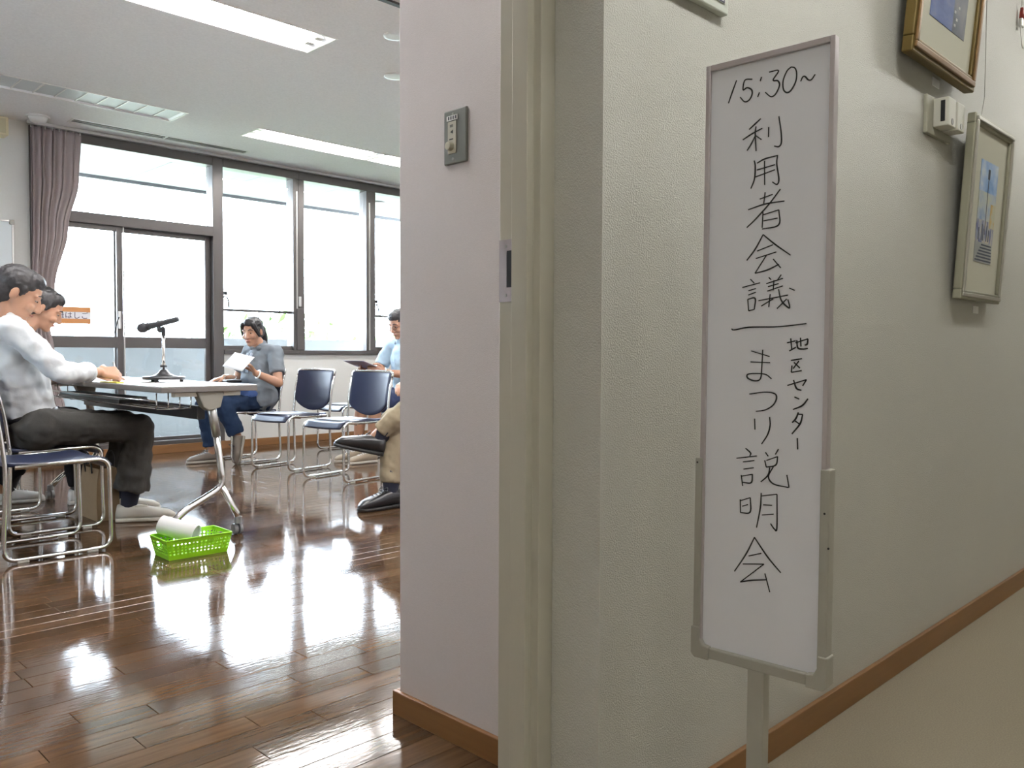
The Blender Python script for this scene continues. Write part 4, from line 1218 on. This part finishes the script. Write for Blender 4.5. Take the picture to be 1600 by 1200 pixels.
def hand_caps(mb, w, d, n, side, curl=(0.35, 0.5, 0.35), s=1.0, thumb=0.5, spread=1.0):
    """palm and five fingers. w wrist, d towards the fingers, n out of the palm, side +1/-1 gives the thumb side."""
    w = Vector(w); d = Vector(d).normalized(); n = Vector(n); n = (n - d * n.dot(d)).normalized()
    t = n.cross(d) * side
    offs = (0.027, 0.0095, -0.009, -0.026); lens = (0.072, 0.080, 0.074, 0.058); kn = (0.086, 0.090, 0.086, 0.078)
    for i in range(4):
        k = w + d * kn[i] * s + t * offs[i] * s
        mb.capsule(w + t * offs[i] * 0.55 * s + d * 0.01, k, 0.0155 * s, 0.0118 * s, seg=10)
        p = k; ang = 0.0
        dirb = (d + t * (offs[i] * 1.6 * (spread - 0.6))).normalized()
        r0 = (0.0093, 0.0098, 0.0093, 0.0083)[i] * s
        for q, fr in enumerate((0.46, 0.30, 0.24)):
            ang += curl[q]
            v_ = (dirb * math.cos(ang) + n * math.sin(ang)).normalized()
            e = p + v_ * lens[i] * fr * s * 1.05
            mb.capsule(p, e, r0 * (1 - 0.08 * q), r0 * (0.94 - 0.09 * q), seg=10)
            p = e
    b0 = w + d * 0.022 * s + t * 0.022 * s
    b1 = b0 + (d * 0.62 + t * 0.72 + n * 0.35 * (0.4 + thumb)).normalized() * 0.042 * s
    b2 = b1 + (d * 0.88 + t * (0.35 - 0.5 * thumb) + n * 0.6 * thumb).normalized() * 0.034 * s
    b3 = b2 + (d * 0.88 - t * (0.5 * thumb) + n * 0.6 * thumb).normalized() * 0.026 * s
    mb.capsule(b0, b1, 0.0165 * s, 0.0125 * s, seg=10); mb.capsule(b1, b2, 0.0118 * s, 0.0105 * s, seg=10); mb.capsule(b2, b3, 0.0105 * s, 0.0085 * s, seg=10)


class Head:
    def __init__(self, c, f, s=1.0):
        self.c = Vector(c); f = Vector(f).normalized()
        self.f = f
        self.l = Vector((0, 0, 1)).cross(f).normalized()
        self.u = f.cross(self.l)
        self.s = s

    def P(self, a, b_, c_):
        return self.c + (self.f * a + self.l * b_ + self.u * c_) * self.s

    def ax(self, a, b_, c_):
        return [self.f * a * self.s, self.l * b_ * self.s, self.u * c_ * self.s]


def head_caps(mb, h):
    mb.ellipsoid(h.P(-0.008, 0, 0.030), h.ax(0.095, 0.074, 0.085))
    mb.ellipsoid(h.P(0.028, 0, -0.015), h.ax(0.066, 0.064, 0.085))
    mb.ellipsoid(h.P(0.036, 0, -0.060), h.ax(0.052, 0.052, 0.052))
    mb.ellipsoid(h.P(0.066, 0, -0.096), h.ax(0.024, 0.026, 0.020))
    mb.capsule(h.P(0.090, 0, 0.012), h.P(0.108, 0, -0.030), 0.008 * h.s, 0.0125 * h.s)
    for s in (-1, 1):
        mb.ellipsoid(h.P(0.100, s * 0.010, -0.034), h.ax(0.010, 0.008, 0.008), 10, 6)
        mb.ellipsoid(h.P(-0.010, s * 0.075, -0.008), h.ax(0.018, 0.009, 0.031), 12, 8)
        mb.ellipsoid(h.P(0.070, s * 0.038, -0.030), h.ax(0.022, 0.024, 0.020), 10, 6)
        mb.capsule(h.P(0.082, s * 0.012, 0.026), h.P(0.070, s * 0.048, 0.022), 0.010 * h.s, 0.008 * h.s)
        mb.ellipsoid(h.P(0.078, 0, -0.062), h.ax(0.018, 0.026, 0.012), 10, 6)


def face_parts(root, h, base, hair_m):
    def off(p):
        return p - base
    dark = mat('eye_dark', (0.015, 0.01, 0.008), 0.2); whitee = mat('eye_white', (0.34, 0.27, 0.24), 0.3)
    for s in (-1, 1):
        e = MB().ellipsoid(off(h.P(0.076, s * 0.031, 0.004)), h.ax(0.010, 0.012, 0.0048), 12, 8).build('eye', whitee, root, smooth=True)
        MB().ellipsoid(off(h.P(0.0855, s * 0.032, 0.004)), h.ax(0.0022, 0.0055, 0.0046), 10, 6).build('iris', dark, e, smooth=True)
        MB().tube([off(h.P(0.093, s * 0.014, 0.030)), off(h.P(0.090, s * 0.032, 0.036)), off(h.P(0.078, s * 0.050, 0.028))], [0.003 * h.s, 0.004 * h.s, 0.002 * h.s], 6).build('eyebrow', hair_m, root, smooth=True)
    MB().tube([off(h.P(0.086, -0.022, -0.063)), off(h.P(0.096, -0.008, -0.060)), off(h.P(0.097, 0.0, -0.061)), off(h.P(0.096, 0.008, -0.060)), off(h.P(0.086, 0.022, -0.063))],
              [0.002, 0.005, 0.0048, 0.005, 0.002], 8).build('lips', mat('lip_rose', (0.38, 0.15, 0.12), 0.4), root, smooth=True)


def shoe(root, heel, fdir, updir, L, m_up, m_sole, base, style='slip', width=0.046, sole_h=0.022, label=None, lace_m=None):
    """heel: point on the ground side of the heel; fdir towards the toe."""
    f = Vector(fdir).normalized(); u_ = Vector(updir); u_ = (u_ - f * u_.dot(f)).normalized(); l = u_.cross(f)
    heel = Vector(heel) - base

    def sec(x, wv, z0, z1, p=2.6, n=20):
        out = []
        for k in range(n):
            a = 2 * PI * k / n
            cx, sz = math.cos(a), math.sin(a)
            yy = wv * math.copysign(abs(cx) ** (2 / p), cx)
            zz = (z0 + z1) / 2 + (z1 - z0) / 2 * math.copysign(abs(sz) ** (2 / p), sz)
            out.append(heel + f * x + l * yy + u_ * zz)
        return out
    hi = {'slip': 0.092, 'sneaker': 0.090, 'leather': 0.112}[style]
    toe = {'slip': 0.052, 'sneaker': 0.055, 'leather': 0.062}[style]
    prof_ = [(0.000, 0.55, 0.62), (0.025, 0.80, 0.98), (0.12, 0.85, 1.0), (0.28, 0.84, 0.96), (0.42, 0.88, 0.90), (0.58, 0.98, None), (0.74, 1.0, None), (0.88, 0.82, None), (0.965, 0.50, None), (0.995, 0.22, None)]
    rings = []
    for q, wf, hf in prof_:
        if hf is None:
            t_ = (q - 0.42) / 0.575
            z1 = lerp(hi * 0.90, toe, min(1, t_ * 1.25)) if q < 0.9 else lerp(toe, sole_h + 0.010, (q - 0.88) / 0.12)
        else:
            z1 = hi * hf
        rings.append(sec(q * L, width * wf, sole_h * 0.6, max(z1, sole_h + 0.008)))
    o = MB().rings(rings).build('shoe', m_up, root, smooth=True)
    if label:
        o['label'] = label
    so_ = []
    for x, wf in ((-0.004, 0.50), (0.02, 0.86), (0.15, 0.93), (0.4, 0.90), (0.6, 1.04), (0.76, 1.07), (0.9, 0.86), (0.975, 0.52), (1.01, 0.22)):
        so_.append(sec(x * L, width * wf, 0.0, sole_h, 5.0))
    MB().rings(so_).build('sole', m_sole, o, smooth=True)
    if style == 'leather':
        MB().rings([sec(-0.002 * L, width * .5, 0, 0.024, 6), sec(0.05 * L, width * .9, 0, 0.024, 6), sec(0.27 * L, width * .92, 0, 0.024, 6)]).build('heel_block', m_sole, o)
    if style in ('sneaker', 'leather'):
        lm = lace_m or MT['paper']
        for k in range(4):
            x = L * (0.42 + 0.075 * k); zz = lerp(hi * 0.93, toe + 0.004, (k + 0.5) / 5.2) + 0.004
            MB().tube(catmull([heel + f * x - l * 0.022 + u_ * (zz - 0.010), heel + f * x + u_ * (zz + 0.003), heel + f * x + l * 0.022 + u_ * (zz - 0.010)], 4), 0.0024, 6).build('lace', lm, o, smooth=True)
        x = L * 0.40; zz = hi * 0.97
        for s in (-1, 1):
            MB().tube(catmull([heel + f * x + u_ * zz, heel + f * (x - 0.012) + l * s * 0.028 + u_ * (zz + 0.016), heel + f * x + l * s * 0.040 + u_ * (zz - 0.004), heel + f * x + u_ * zz], 5), 0.0022, 6).build('lace_bow', lm, o, smooth=True)
    else:
        MB().tube(catmull([heel + f * L * 0.33 + l * width * 0.80 + u_ * hi * 0.93, heel + f * L * 0.46 + l * width * 0.5 + u_ * hi * 0.92, heel + f * L * 0.52 + u_ * hi * 0.86,
                           heel + f * L * 0.46 - l * width * 0.5 + u_ * hi * 0.92, heel + f * L * 0.33 - l * width * 0.80 + u_ * hi * 0.93], 5), 0.003, 6).build('collar_edge', m_sole, o, smooth=True)
    return o


def person(label, base, J, S):
    """J: joints in world space. S: style. Everything is stored relative to base."""
    base = Vector(base)
    root = thing('person', label, 'person', base)
    J = {k: (Vector(v) if not isinstance(v, Head) else v) for k, v in J.items()}
    h = J['head']
    sk = S['skin']
    shm = (J['sh_l'] + J['sh_r']) / 2; hpm = (J['hip_l'] + J['hip_r']) / 2
    side = (J['sh_l'] - J['sh_r']).normalized()
    axis = (shm - hpm).normalized()
    fwd = side.cross(axis).normalized()
    g = S.get('girth', 1.0)
    T0 = Matrix.Translation(-base)
    # ---- body: one continuous surface
    mb = MB()
    head_caps(mb, h)
    mb.capsule(shm + axis * 0.01, h.P(-0.012, 0, -0.06), 0.058, 0.050)
    mb.capsule(hpm + axis * 0.05, shm - axis * 0.10, 0.125 * g, 0.130 * g, flat=(fwd, 0.72))
    mb.capsule(J['sh_l'] - side * 0.03, J['sh_r'] + side * 0.03, 0.052, 0.052)
    mb.capsule(J['hip_l'], J['hip_r'], 0.095 * g, 0.095 * g)
    for s in 'lr':
        mb.capsule(J['sh_' + s], J['el_' + s], 0.046 * g, 0.037 * g)
        mb.capsule(J['el_' + s], J['wr_' + s], 0.039 * g, 0.026)
        hd = S['hand_' + s]
        hand_caps(mb, J['wr_' + s], hd['d'], hd['n'], -1 if s == 'r' else 1, hd.get('curl', (0.35, 0.5, 0.35)), hd.get('s', 1.0), hd.get('thumb', 0.5))
        mb.capsule(J['hip_' + s], J['kn_' + s], 0.078 * g, 0.052)
        mid = J['kn_' + s].lerp(J['an_' + s], 0.3)
        mb.capsule(J['kn_' + s], mid, 0.050, 0.053)
        mb.capsule(mid, J['an_' + s], 0.053, 0.034)
        ft = S['foot_' + s]
        f_ = Vector(ft['f']).normalized()
        u_ = Vector(ft.get('u', (0, 0, 1)))
        hl = Vector(ft['heel'])
        mb.capsule(J['an_' + s], hl + f_ * 0.05 + u_ * 0.045, 0.034, 0.028)
        mb.capsule(hl + f_ * 0.05 + u_ * 0.042, hl + f_ * (ft['L'] - 0.07) + u_ * 0.034, 0.028, 0.020)
    o = mb.transform(T0).build('body', sk, root, smooth=True)
    remesh(o, 0.0055, 3)
    face_parts(root, h, base, S['hair'])
    # ---- hair
    hb = MB()
    hb.ellipsoid(h.P(-0.020, 0, 0.042), h.ax(0.098, 0.083, 0.086))
    hb.ellipsoid(h.P(-0.052, 0, -0.012), h.ax(0.058, 0.074, 0.066))
    for s in (-1, 1):
        hb.capsule(h.P(0.020, s * 0.072, 0.030), h.P(0.014, s * 0.073, -0.004), 0.011 * h.s, 0.006 * h.s)
    hb.ellipsoid(h.P(0.030, 0, 0.078), h.ax(0.052, 0.062, 0.044))
    for a, b_, r0, r1 in S.get('locks', []):
        hb.capsule(h.P(*a), h.P(*b_), r0, r1)
    ho = hb.transform(T0).build('hair', S['hair'], root, smooth=True)
    remesh(ho, 0.006, 2, (0.010, 0.012, 0))
    # ---- shirt
    sl = S['sleeve']                                   # fraction of the forearm covered (<0: short sleeve, fraction of the upper arm)
    sb_ = MB()
    wst = hpm + axis * S.get('hem', 0.03)
    gt = S.get('torso', 1.0)
    sb_.capsule(wst, shm - axis * 0.12, 0.152 * gt, 0.160 * gt, flat=(fwd, S.get('flat', 0.78)), cut0=True)
    sb_.capsule(shm - axis * 0.14, shm - axis * 0.03, 0.158 * gt, 0.100 * gt, flat=(fwd, 0.74))
    if S.get('belly'):
        sb_.ellipsoid(hpm + axis * 0.14 + fwd * S['belly'], [fwd * 0.09, side * 0.14, axis * 0.13])
    if S.get('tails'):
        sb_.capsule(J['hip_l'] + axis * 0.02, J['hip_r'] + axis * 0.02, S['tails'], S['tails'])
        for s in 'lr':
            sb_.capsule(J['hip_' + s] + axis * 0.01, J['hip_' + s].lerp(J['kn_' + s], 0.22) + axis * 0.01, S['tails'] * 0.9, S['tails'] * 0.8, cut1=True)
    sb_.capsule(J['sh_l'] - side * 0.035, J['sh_r'] + side * 0.035, 0.066, 0.066)
    sb_.capsule(shm + axis * 0.0, shm + (h.c - shm) * 0.25, 0.078, 0.066)
    for s in 'lr':
        if sl < 0:
            e = J['sh_' + s].lerp(J['el_' + s], -sl)
            sb_.capsule(J['sh_' + s], e, 0.066, 0.062, cut1=True)
        else:
            sb_.capsule(J['sh_' + s], J['el_' + s], 0.064, 0.056)
            sb_.capsule(J['el_' + s], J['el_' + s].lerp(J['wr_' + s], sl), 0.057, 0.047, cut1=True)
    so = sb_.transform(T0).build('shirt', S['shirt'], root, smooth=True)
    remesh(so, 0.009, 3, (S.get('fold', 0.024), 0.055, 0))
    if sl > 0:
        for s in 'lr':
            a = J['el_' + s].lerp(J['wr_' + s], sl - 0.06); b_ = J['el_' + s].lerp(J['wr_' + s], sl + 0.03)
            c_ = MB().tube([a, a.lerp(b_, .5), b_, b_ - (b_ - a) * 0.02], [0.050, 0.053, 0.049, 0.040], 18).transform(T0).build('cuff', S['shirt'], so, smooth=True)
    # collar
    cpt_ = shm + (h.c - shm) * 0.16
    ring = []
    for k in range(15):
        a = math.radians(-150 + 300 * k / 14)
        dirn = -fwd * math.cos(a) + side * math.sin(a)
        ring.append(cpt_ + dirn * 0.072 + axis * (0.022 - 0.03 * abs(a) / 2.6))
    MB().tube([q - base for q in ring], [0.016] * 15, 8).build('collar', S['shirt'], so, smooth=True)
    if S.get('extra'):
        S['extra'](root, base, J, fwd, side, axis, shm, hpm)
    # ---- trousers / skirt
    tr = MB()
    tg = S.get('leg', 1.0)
    tr.capsule(J['hip_l'], J['hip_r'], 0.122 * g, 0.122 * g)
    tr.capsule(hpm, hpm + axis * 0.09, 0.140 * gt, 0.143 * gt, flat=(fwd, 0.80), cut1=True)
    for s in 'lr':
        if S.get('shorts'):
            e = J['hip_' + s].lerp(J['kn_' + s], 0.93)
            tr.capsule(J['hip_' + s], e, 0.098, 0.088, cut1=True)
        else:
            tr.capsule(J['hip_' + s], J['kn_' + s], 0.096 * g, 0.076 * tg)
            e = J['kn_' + s].lerp(J['an_' + s], S.get('hemline', 0.97))
            tr.capsule(J['kn_' + s], e, 0.076 * tg, S.get('hemr', 0.064) * tg, cut1=True)
    to = tr.transform(T0).build('shorts' if S.get('shorts') else 'trousers', S['pants'], root, smooth=True)
    remesh(to, 0.009, 3, (0.030, 0.065, 0))
    # ---- socks and shoes
    for s in 'lr':
        ft = S['foot_' + s]
        f_ = Vector(ft['f']).normalized(); u_ = Vector(ft.get('u', (0, 0, 1)))
        hl = Vector(ft['heel'])
        if S.get('sock'):
            top = J['an_' + s].lerp(J['kn_' + s], S.get('sock_top', 0.35))
            MB().capsule(hl + f_ * 0.058 + u_ * 0.060, top, 0.038, 0.058).transform(T0).build('sock', S['sock'], root, smooth=True)
        shoe(root, hl, f_, u_, ft['L'], S['shoe'], S['sole'], base, S['shoe_style'], ft.get('w', 0.046), lace_m=S.get('lace'))
    return root


skin = mat('skin', (0.46, 0.255, 0.165), 0.5, sss=0.12, noise=0.06, nscale=25)
black_hair = mat('black_hair', (0.012, 0.010, 0.011), 0.42, spec=0.6, bump=0.5, bscale=220, stretch=(1, 1, 0.2))
grey_hair = mat('grey_black_hair', (0.030, 0.028, 0.030), 0.5, bump=0.5, bscale=220)

# -- man in white
cotton_white = mat('white_cotton', (0.78, 0.82, 0.84), 0.8, spec=0.2, bump=0.25, bscale=26, bdist=0.012)
charcoal = mat('charcoal_wool', (0.062, 0.060, 0.055), 0.85, spec=0.15, noise=0.2, nscale=200, bump=0.2, bscale=18, bdist=0.012)
navy_sock = mat('navy_sock', (0.012, 0.014, 0.028), 0.9, bump=0.3, bscale=300)
canvas = mat('cream_canvas', (0.56, 0.53, 0.46), 0.8, bump=0.2, bscale=400)
rubber = mat('cream_rubber', (0.58, 0.55, 0.47), 0.6)


def man_extra(root, base, J, fwd, side, axis, shm, hpm):
    pts = []
    for k in range(25):
        a = 2 * PI * k / 24
        pts.append(hpm + axis * 0.062 + (side * math.cos(a)) * 0.150 + fwd * math.sin(a) * 0.122 - base)
    MB().tube(pts[:-1], 0.016, 8, closed=True).build('belt', MT['black'], root, smooth=True)


person('man in a white shirt and charcoal trousers writing at the table', (1.30, 4.70, 0),
       dict(head=Head((1.215, 4.665, 1.185), (0.85, -0.22, -0.48), 1.10), sh_r=(1.15, 4.51, 1.005), sh_l=(1.19, 4.86, 1.01),
            el_r=(1.335, 4.42, 0.800), wr_r=(1.553, 4.55, 0.795), el_l=(1.37, 4.98, 0.80), wr_l=(1.61, 4.86, 0.785),
            hip_r=(1.28, 4.61, 0.52), hip_l=(1.28, 4.80, 0.52), kn_r=(1.765, 4.575, 0.495), kn_l=(1.80, 4.86, 0.50), an_r=(1.715, 4.605, 0.10), an_l=(1.755, 4.90, 0.10)),
       dict(skin=skin, hair=grey_hair, shirt=cotton_white, pants=charcoal, sock=navy_sock, sock_top=0.36, shoe=canvas, sole=rubber, shoe_style='slip',
            fold=0.028, sleeve=0.70, torso=1.02, flat=0.82, belly=0.04, hemline=0.84, hemr=0.096, leg=0.95,
            hand_r=dict(d=(0.95, 0.22, -0.06), n=(-0.1, 0.75, -0.62), curl=(0.65, 0.95, 0.6), thumb=0.9, s=1.12), hand_l=dict(d=(0.9, -0.35, -0.06), n=(0, 0, -1), curl=(0.15, 0.2, 0.15)),
            foot_r=dict(heel=(1.655, 4.628, 0), f=(0.88, -0.47, 0), L=0.295, w=0.056), foot_l=dict(heel=(1.70, 4.935, 0), f=(0.93, -0.36, 0), L=0.29, w=0.056), extra=man_extra))
tag(MB().tube([(1.668, 4.612, 0.760), (1.655, 4.605, 0.80), (1.640, 4.598, 0.850)], [0.0015, 0.004, 0.004], 8).build('pen', MT['alu'], smooth=True), 'silver pen in the hand of the man in the white shirt', 'pen')

# -- dark haired person behind him
person('dark haired person in black trousers and white sneakers behind the man in white', (1.27, 5.46, 0),
       dict(head=Head((1.545, 5.41, 1.150), (0.82, -0.25, -0.50), 1.0), sh_r=(1.40, 5.28, 0.98), sh_l=(1.41, 5.60, 0.98),
            el_r=(1.47, 5.20, 0.76), wr_r=(1.66, 5.32, 0.775), el_l=(1.48, 5.68, 0.76), wr_l=(1.68, 5.52, 0.775),
            hip_r=(1.22, 5.37, 0.52), hip_l=(1.22, 5.55, 0.52), kn_r=(1.66, 5.34, 0.50), kn_l=(1.64, 5.60, 0.50), an_r=(1.70, 5.33, 0.10), an_l=(1.34, 5.60, 0.11)),
       dict(skin=skin, hair=black_hair, shirt=mat('olive_cardigan', (0.20, 0.14, 0.11), 0.85, noise=0.15, nscale=30), pants=mat('black_trousers', (0.009, 0.009, 0.011), 0.85, spec=0.15), shoe=mat('white_canvas', (0.62, 0.61, 0.58), 0.7),
            sole=mat('white_rubber', (0.60, 0.58, 0.53), 0.6), shoe_style='sneaker', sleeve=0.9, torso=0.92, g=0.9, sock=MT['black'], sock_top=0.3,
            hand_r=dict(d=(0.95, 0.1, -0.1), n=(0, 0.3, -0.9)), hand_l=dict(d=(0.95, -0.2, -0.1), n=(0, -0.3, -0.9)),
            foot_r=dict(heel=(1.64, 5.34, 0), f=(0.99, -0.1, 0), L=0.26), foot_l=dict(heel=(1.325, 5.62, 0), f=(0.99, -0.12, 0), L=0.26),
            locks=[((-0.05, 0.06, 0.0), (-0.06, 0.06, -0.08), 0.03, 0.02), ((-0.05, -0.06, 0.0), (-0.06, -0.06, -0.08), 0.03, 0.02), ((-0.07, 0, 0), (-0.08, 0, -0.09), 0.045, 0.03)]))

# -- woman with a ponytail holding a paper
grey_shirt = mat('grey_blue_shirt', (0.175, 0.20, 0.225), 0.8, spec=0.2, bump=0.2, bscale=24, bdist=0.01)


def woman_extra(root, base, J, fwd, side, axis, shm, hpm):
    stripe = mat('pale_striped_lining', (0.45, 0.52, 0.62), 0.7)
    for s in (-1, 1):
        a = shm + fwd * 0.118 + side * 0.028 * s - axis * 0.03; b_ = hpm + fwd * 0.142 + side * 0.03 * s + axis * 0.20
        MB().tube([a - base, a.lerp(b_, 0.5) + fwd * 0.022 - base, b_ - base], 0.012, 8).build('shirt_placket', stripe, root, smooth=True)
    w_ = J['wr_l'].lerp(J['el_l'], 0.10)
    d = (J['el_l'] - J['wr_l']).normalized(); n1 = d.orthogonal().normalized(); n2 = d.cross(n1)
    MB().tube([w_ + (n1 * math.cos(2 * PI * k / 20) + n2 * math.sin(2 * PI * k / 20)) * 0.033 - base for k in range(20)], 0.006, 8, closed=True).build('bracelet', MT['white_plastic'], root, smooth=True)


person('woman in a grey shirt with a ponytail holding a white paper', (3.45, 6.52, 0),
       dict(head=Head((3.435, 6.50, 1.075), (-0.82, -0.50, -0.24), 0.98), sh_l=(3.555, 6.34, 0.905), sh_r=(3.515, 6.70, 0.905),
            el_l=(3.50, 6.20, 0.655), wr_l=(3.305, 6.21, 0.735), el_r=(3.44, 6.80, 0.67), wr_r=(3.235, 6.60, 0.695),
            hip_l=(3.47, 6.43, 0.515), hip_r=(3.47, 6.62, 0.515), kn_l=(3.13, 6.40, 0.475), kn_r=(3.07, 6.62, 0.475), an_l=(3.225, 6.36, 0.215), an_r=(3.125, 6.60, 0.10)),
       dict(skin=skin, hair=black_hair, shirt=grey_shirt, pants=mat('navy_denim', (0.016, 0.030, 0.065), 0.85, spec=0.15), shoe=mat('taupe_suede', (0.16, 0.135, 0.11), 0.8), sole=mat('pale_rubber', (0.32, 0.29, 0.245), 0.6),
            shoe_style='sneaker', lace=MT['black'], sleeve=-0.72, torso=1.04, flat=0.80, belly=0.05, tails=0.138, hem=-0.05, hemline=0.9,
            hand_l=dict(d=(-0.60, -0.02, 0.80), n=(-0.75, 0.2, -0.5), curl=(0.5, 0.6, 0.4), thumb=0.9), hand_r=dict(d=(-0.95, 0.1, -0.22), n=(0, 0, -1), curl=(0.2, 0.3, 0.2)),
            foot_l=dict(heel=(3.275, 6.355, 0.225), f=(-0.20, 0.0, -0.98), u=(-0.98, 0, 0.20), L=0.235, w=0.042), foot_r=dict(heel=(3.165, 6.605, 0), f=(-0.99, 0.10, 0), L=0.245, w=0.042),
            locks=[((-0.085, 0, 0.03), (-0.130, 0, -0.01), 0.038, 0.042), ((-0.130, 0, -0.01), (-0.155, 0, -0.09), 0.042, 0.038), ((-0.155, 0, -0.09), (-0.150, 0, -0.19), 0.038, 0.018), ((0.06, 0.05, 0.07), (0.03, 0.078, -0.03), 0.022, 0.012), ((0.06, -0.05, 0.07), (0.03, -0.078, -0.03), 0.022, 0.012)], extra=woman_extra))
hp = sheet('held_paper', (3.155, 6.20, 0.828), 0.16, 0.21, (0, 0, 0), 'white paper held up by the woman in the grey shirt')
hp.rotation_euler = (0.25, -0.75, 0.15)
bg_ = thing('cloth_bag', 'blue and dark green cloth bag on the lap of the woman', 'bag', (3.30, 6.50, 0.575))
m = MB(); m.ellipsoid((0, 0, 0.02), [V(0.15, 0, 0), V(0, 0.16, 0), V(0, 0, 0.055)]).ellipsoid((0.06, -0.10, -0.02), [V(0.10, 0, 0), V(0, 0.07, 0), V(0, 0, 0.06)])
o = m.build('bag_cloth', mat('blue_cloth', (0.045, 0.10, 0.27), 0.75, noise=0.3, nscale=12), bg_, smooth=True); remesh(o, 0.010, 3, (0.03, 0.05, 0))
m = MB(); m.ellipsoid((-0.10, -0.06, 0.02), [V(0.08, 0, 0), V(0, 0.10, 0), V(0, 0, 0.060)])
o = m.build('bag_panel', mat('dark_green_cloth', (0.020, 0.055, 0.045), 0.8), bg_, smooth=True); remesh(o, 0.010, 3, (0.02, 0.05, 0))
ph = thing('pouch', 'black pouch with a white cord beside the resting hand of the woman', 'pouch', (3.22, 6.47, 0.652))
MB().box(-0.05, 0.08, -0.045, 0.045, 0, 0.028).build('pouch_body', MT['black'], ph, bevel=0.010)
MB().tube(catmull([(-0.05, -0.03, 0.02), (-0.07, -0.04, 0.05), (-0.02, -0.05, 0.07), (0.03, -0.045, 0.05), (0.02, -0.03, 0.028)], 6), 0.003, 6).build('cord', MT['white_plastic'], ph, smooth=True)

# -- person in pale blue, second row
def p5_extra(root, base, J, fwd, side, axis, shm, hpm):
    h = J['head']
    m_ = mat('spectacle_frame', (0.02, 0.02, 0.02), 0.3)
    for s in (-1, 1):
        ring = [h.P(0.100, s * 0.032 + 0.021 * math.cos(2 * PI * k / 16), 0.002 + 0.017 * math.sin(2 * PI * k / 16)) - base for k in range(16)]
        MB().tube(ring, 0.0018, 6, closed=True).build('spectacle_rim', m_, root, smooth=True)
        MB().tube([h.P(0.098, s * 0.053, 0.004) - base, h.P(-0.005, s * 0.080, 0.006) - base], 0.0018, 6).build('spectacle_arm', m_, root)


person('person in a pale blue shirt and navy shorts half hidden by the partition', (4.50, 5.78, 0),
       dict(head=Head((4.40, 5.77, 1.150), (-0.90, -0.15, -0.42), 1.0), sh_l=(4.47, 5.61, 0.975), sh_r=(4.47, 5.95, 0.975),
            el_l=(4.33, 5.56, 0.72), wr_l=(4.17, 5.66, 0.74), el_r=(4.33, 6.00, 0.72), wr_r=(4.17, 5.90, 0.74),
            hip_l=(4.52, 5.69, 0.515), hip_r=(4.52, 5.87, 0.515), kn_l=(4.10, 5.69, 0.49), kn_r=(4.10, 5.89, 0.49), an_l=(4.06, 5.70, 0.10), an_r=(4.05, 5.88, 0.10)),
       dict(skin=skin, hair=grey_hair, shirt=mat('pale_blue_cotton', (0.42, 0.56, 0.66), 0.8, spec=0.2), pants=mat('navy_cotton', (0.018, 0.030, 0.085), 0.8), shorts=True, shoe=mat('beige_mesh', (0.33, 0.27, 0.20), 0.8), sole=mat('pale_sole', (0.55, 0.52, 0.46), 0.6),
            shoe_style='sneaker', sleeve=-0.7, torso=0.98,
            hand_l=dict(d=(-0.95, 0.15, 0.15), n=(0.1, 0.9, 0.2), curl=(0.5, 0.6, 0.4)), hand_r=dict(d=(-0.95, -0.15, 0.15), n=(0.1, -0.9, 0.2), curl=(0.5, 0.6, 0.4)),
            foot_l=dict(heel=(4.105, 5.70, 0), f=(-1, 0.05, 0), L=0.26), foot_r=dict(heel=(4.095, 5.88, 0), f=(-1, 0.05, 0), L=0.26), extra=p5_extra))
hp = sheet('held_paper', (4.05, 5.80, 0.80), 0.21, 0.297, (0, 0, 0), 'pale sheet held by the person in the pale blue shirt', m=mat('lilac_paper', (0.55, 0.53, 0.68), 0.7))
hp.rotation_euler = (0, 0.35, 0)

# -- person in khaki with crossed legs, torso behind the partition
khaki = mat('khaki_cotton', (0.26, 0.215, 0.145), 0.85, spec=0.15, bump=0.2, bscale=18, bdist=0.01)
person('person in khaki trousers and black shoes with crossed legs behind the partition', (3.44, 4.08, 0),
       dict(head=Head((3.46, 4.08, 1.245), (-1, 0.05, -0.1), 1.0), sh_l=(3.53, 3.89, 1.03), sh_r=(3.53, 4.27, 1.03),
            el_l=(3.42, 3.84, 0.76), wr_l=(3.24, 3.98, 0.72), el_r=(3.42, 4.32, 0.76), wr_r=(3.22, 4.16, 0.72),
            hip_l=(3.46, 3.99, 0.52), hip_r=(3.46, 4.17, 0.52), kn_l=(3.12, 3.84, 0.655), kn_r=(3.03, 4.03, 0.50), an_l=(2.905, 4.03, 0.415), an_r=(2.955, 3.955, 0.10)),
       dict(skin=skin, hair=black_hair, shirt=mat('white_polo', (0.62, 0.63, 0.62), 0.8), pants=khaki, sock=navy_sock, sock_top=0.26, shoe=mat('black_leather', (0.010, 0.010, 0.011), 0.28, spec=0.7), sole=mat('black_sole', (0.012, 0.012, 0.012), 0.5),
            shoe_style='leather', lace=MT['black'], sleeve=-0.7, hemline=0.90, hemr=0.062,
            hand_l=dict(d=(-0.8, 0.5, -0.2), n=(0, 0.2, -1)), hand_r=dict(d=(-0.8, -0.5, -0.2), n=(0, -0.2, -1)),
            foot_l=dict(heel=(2.935, 3.998, 0.300), f=(-0.72, 0.66, 0.20), u=(0.15, -0.13, 0.98), L=0.295, w=0.056), foot_r=dict(heel=(3.005, 3.945, 0), f=(-0.985, 0.05, 0), L=0.275, w=0.048)))
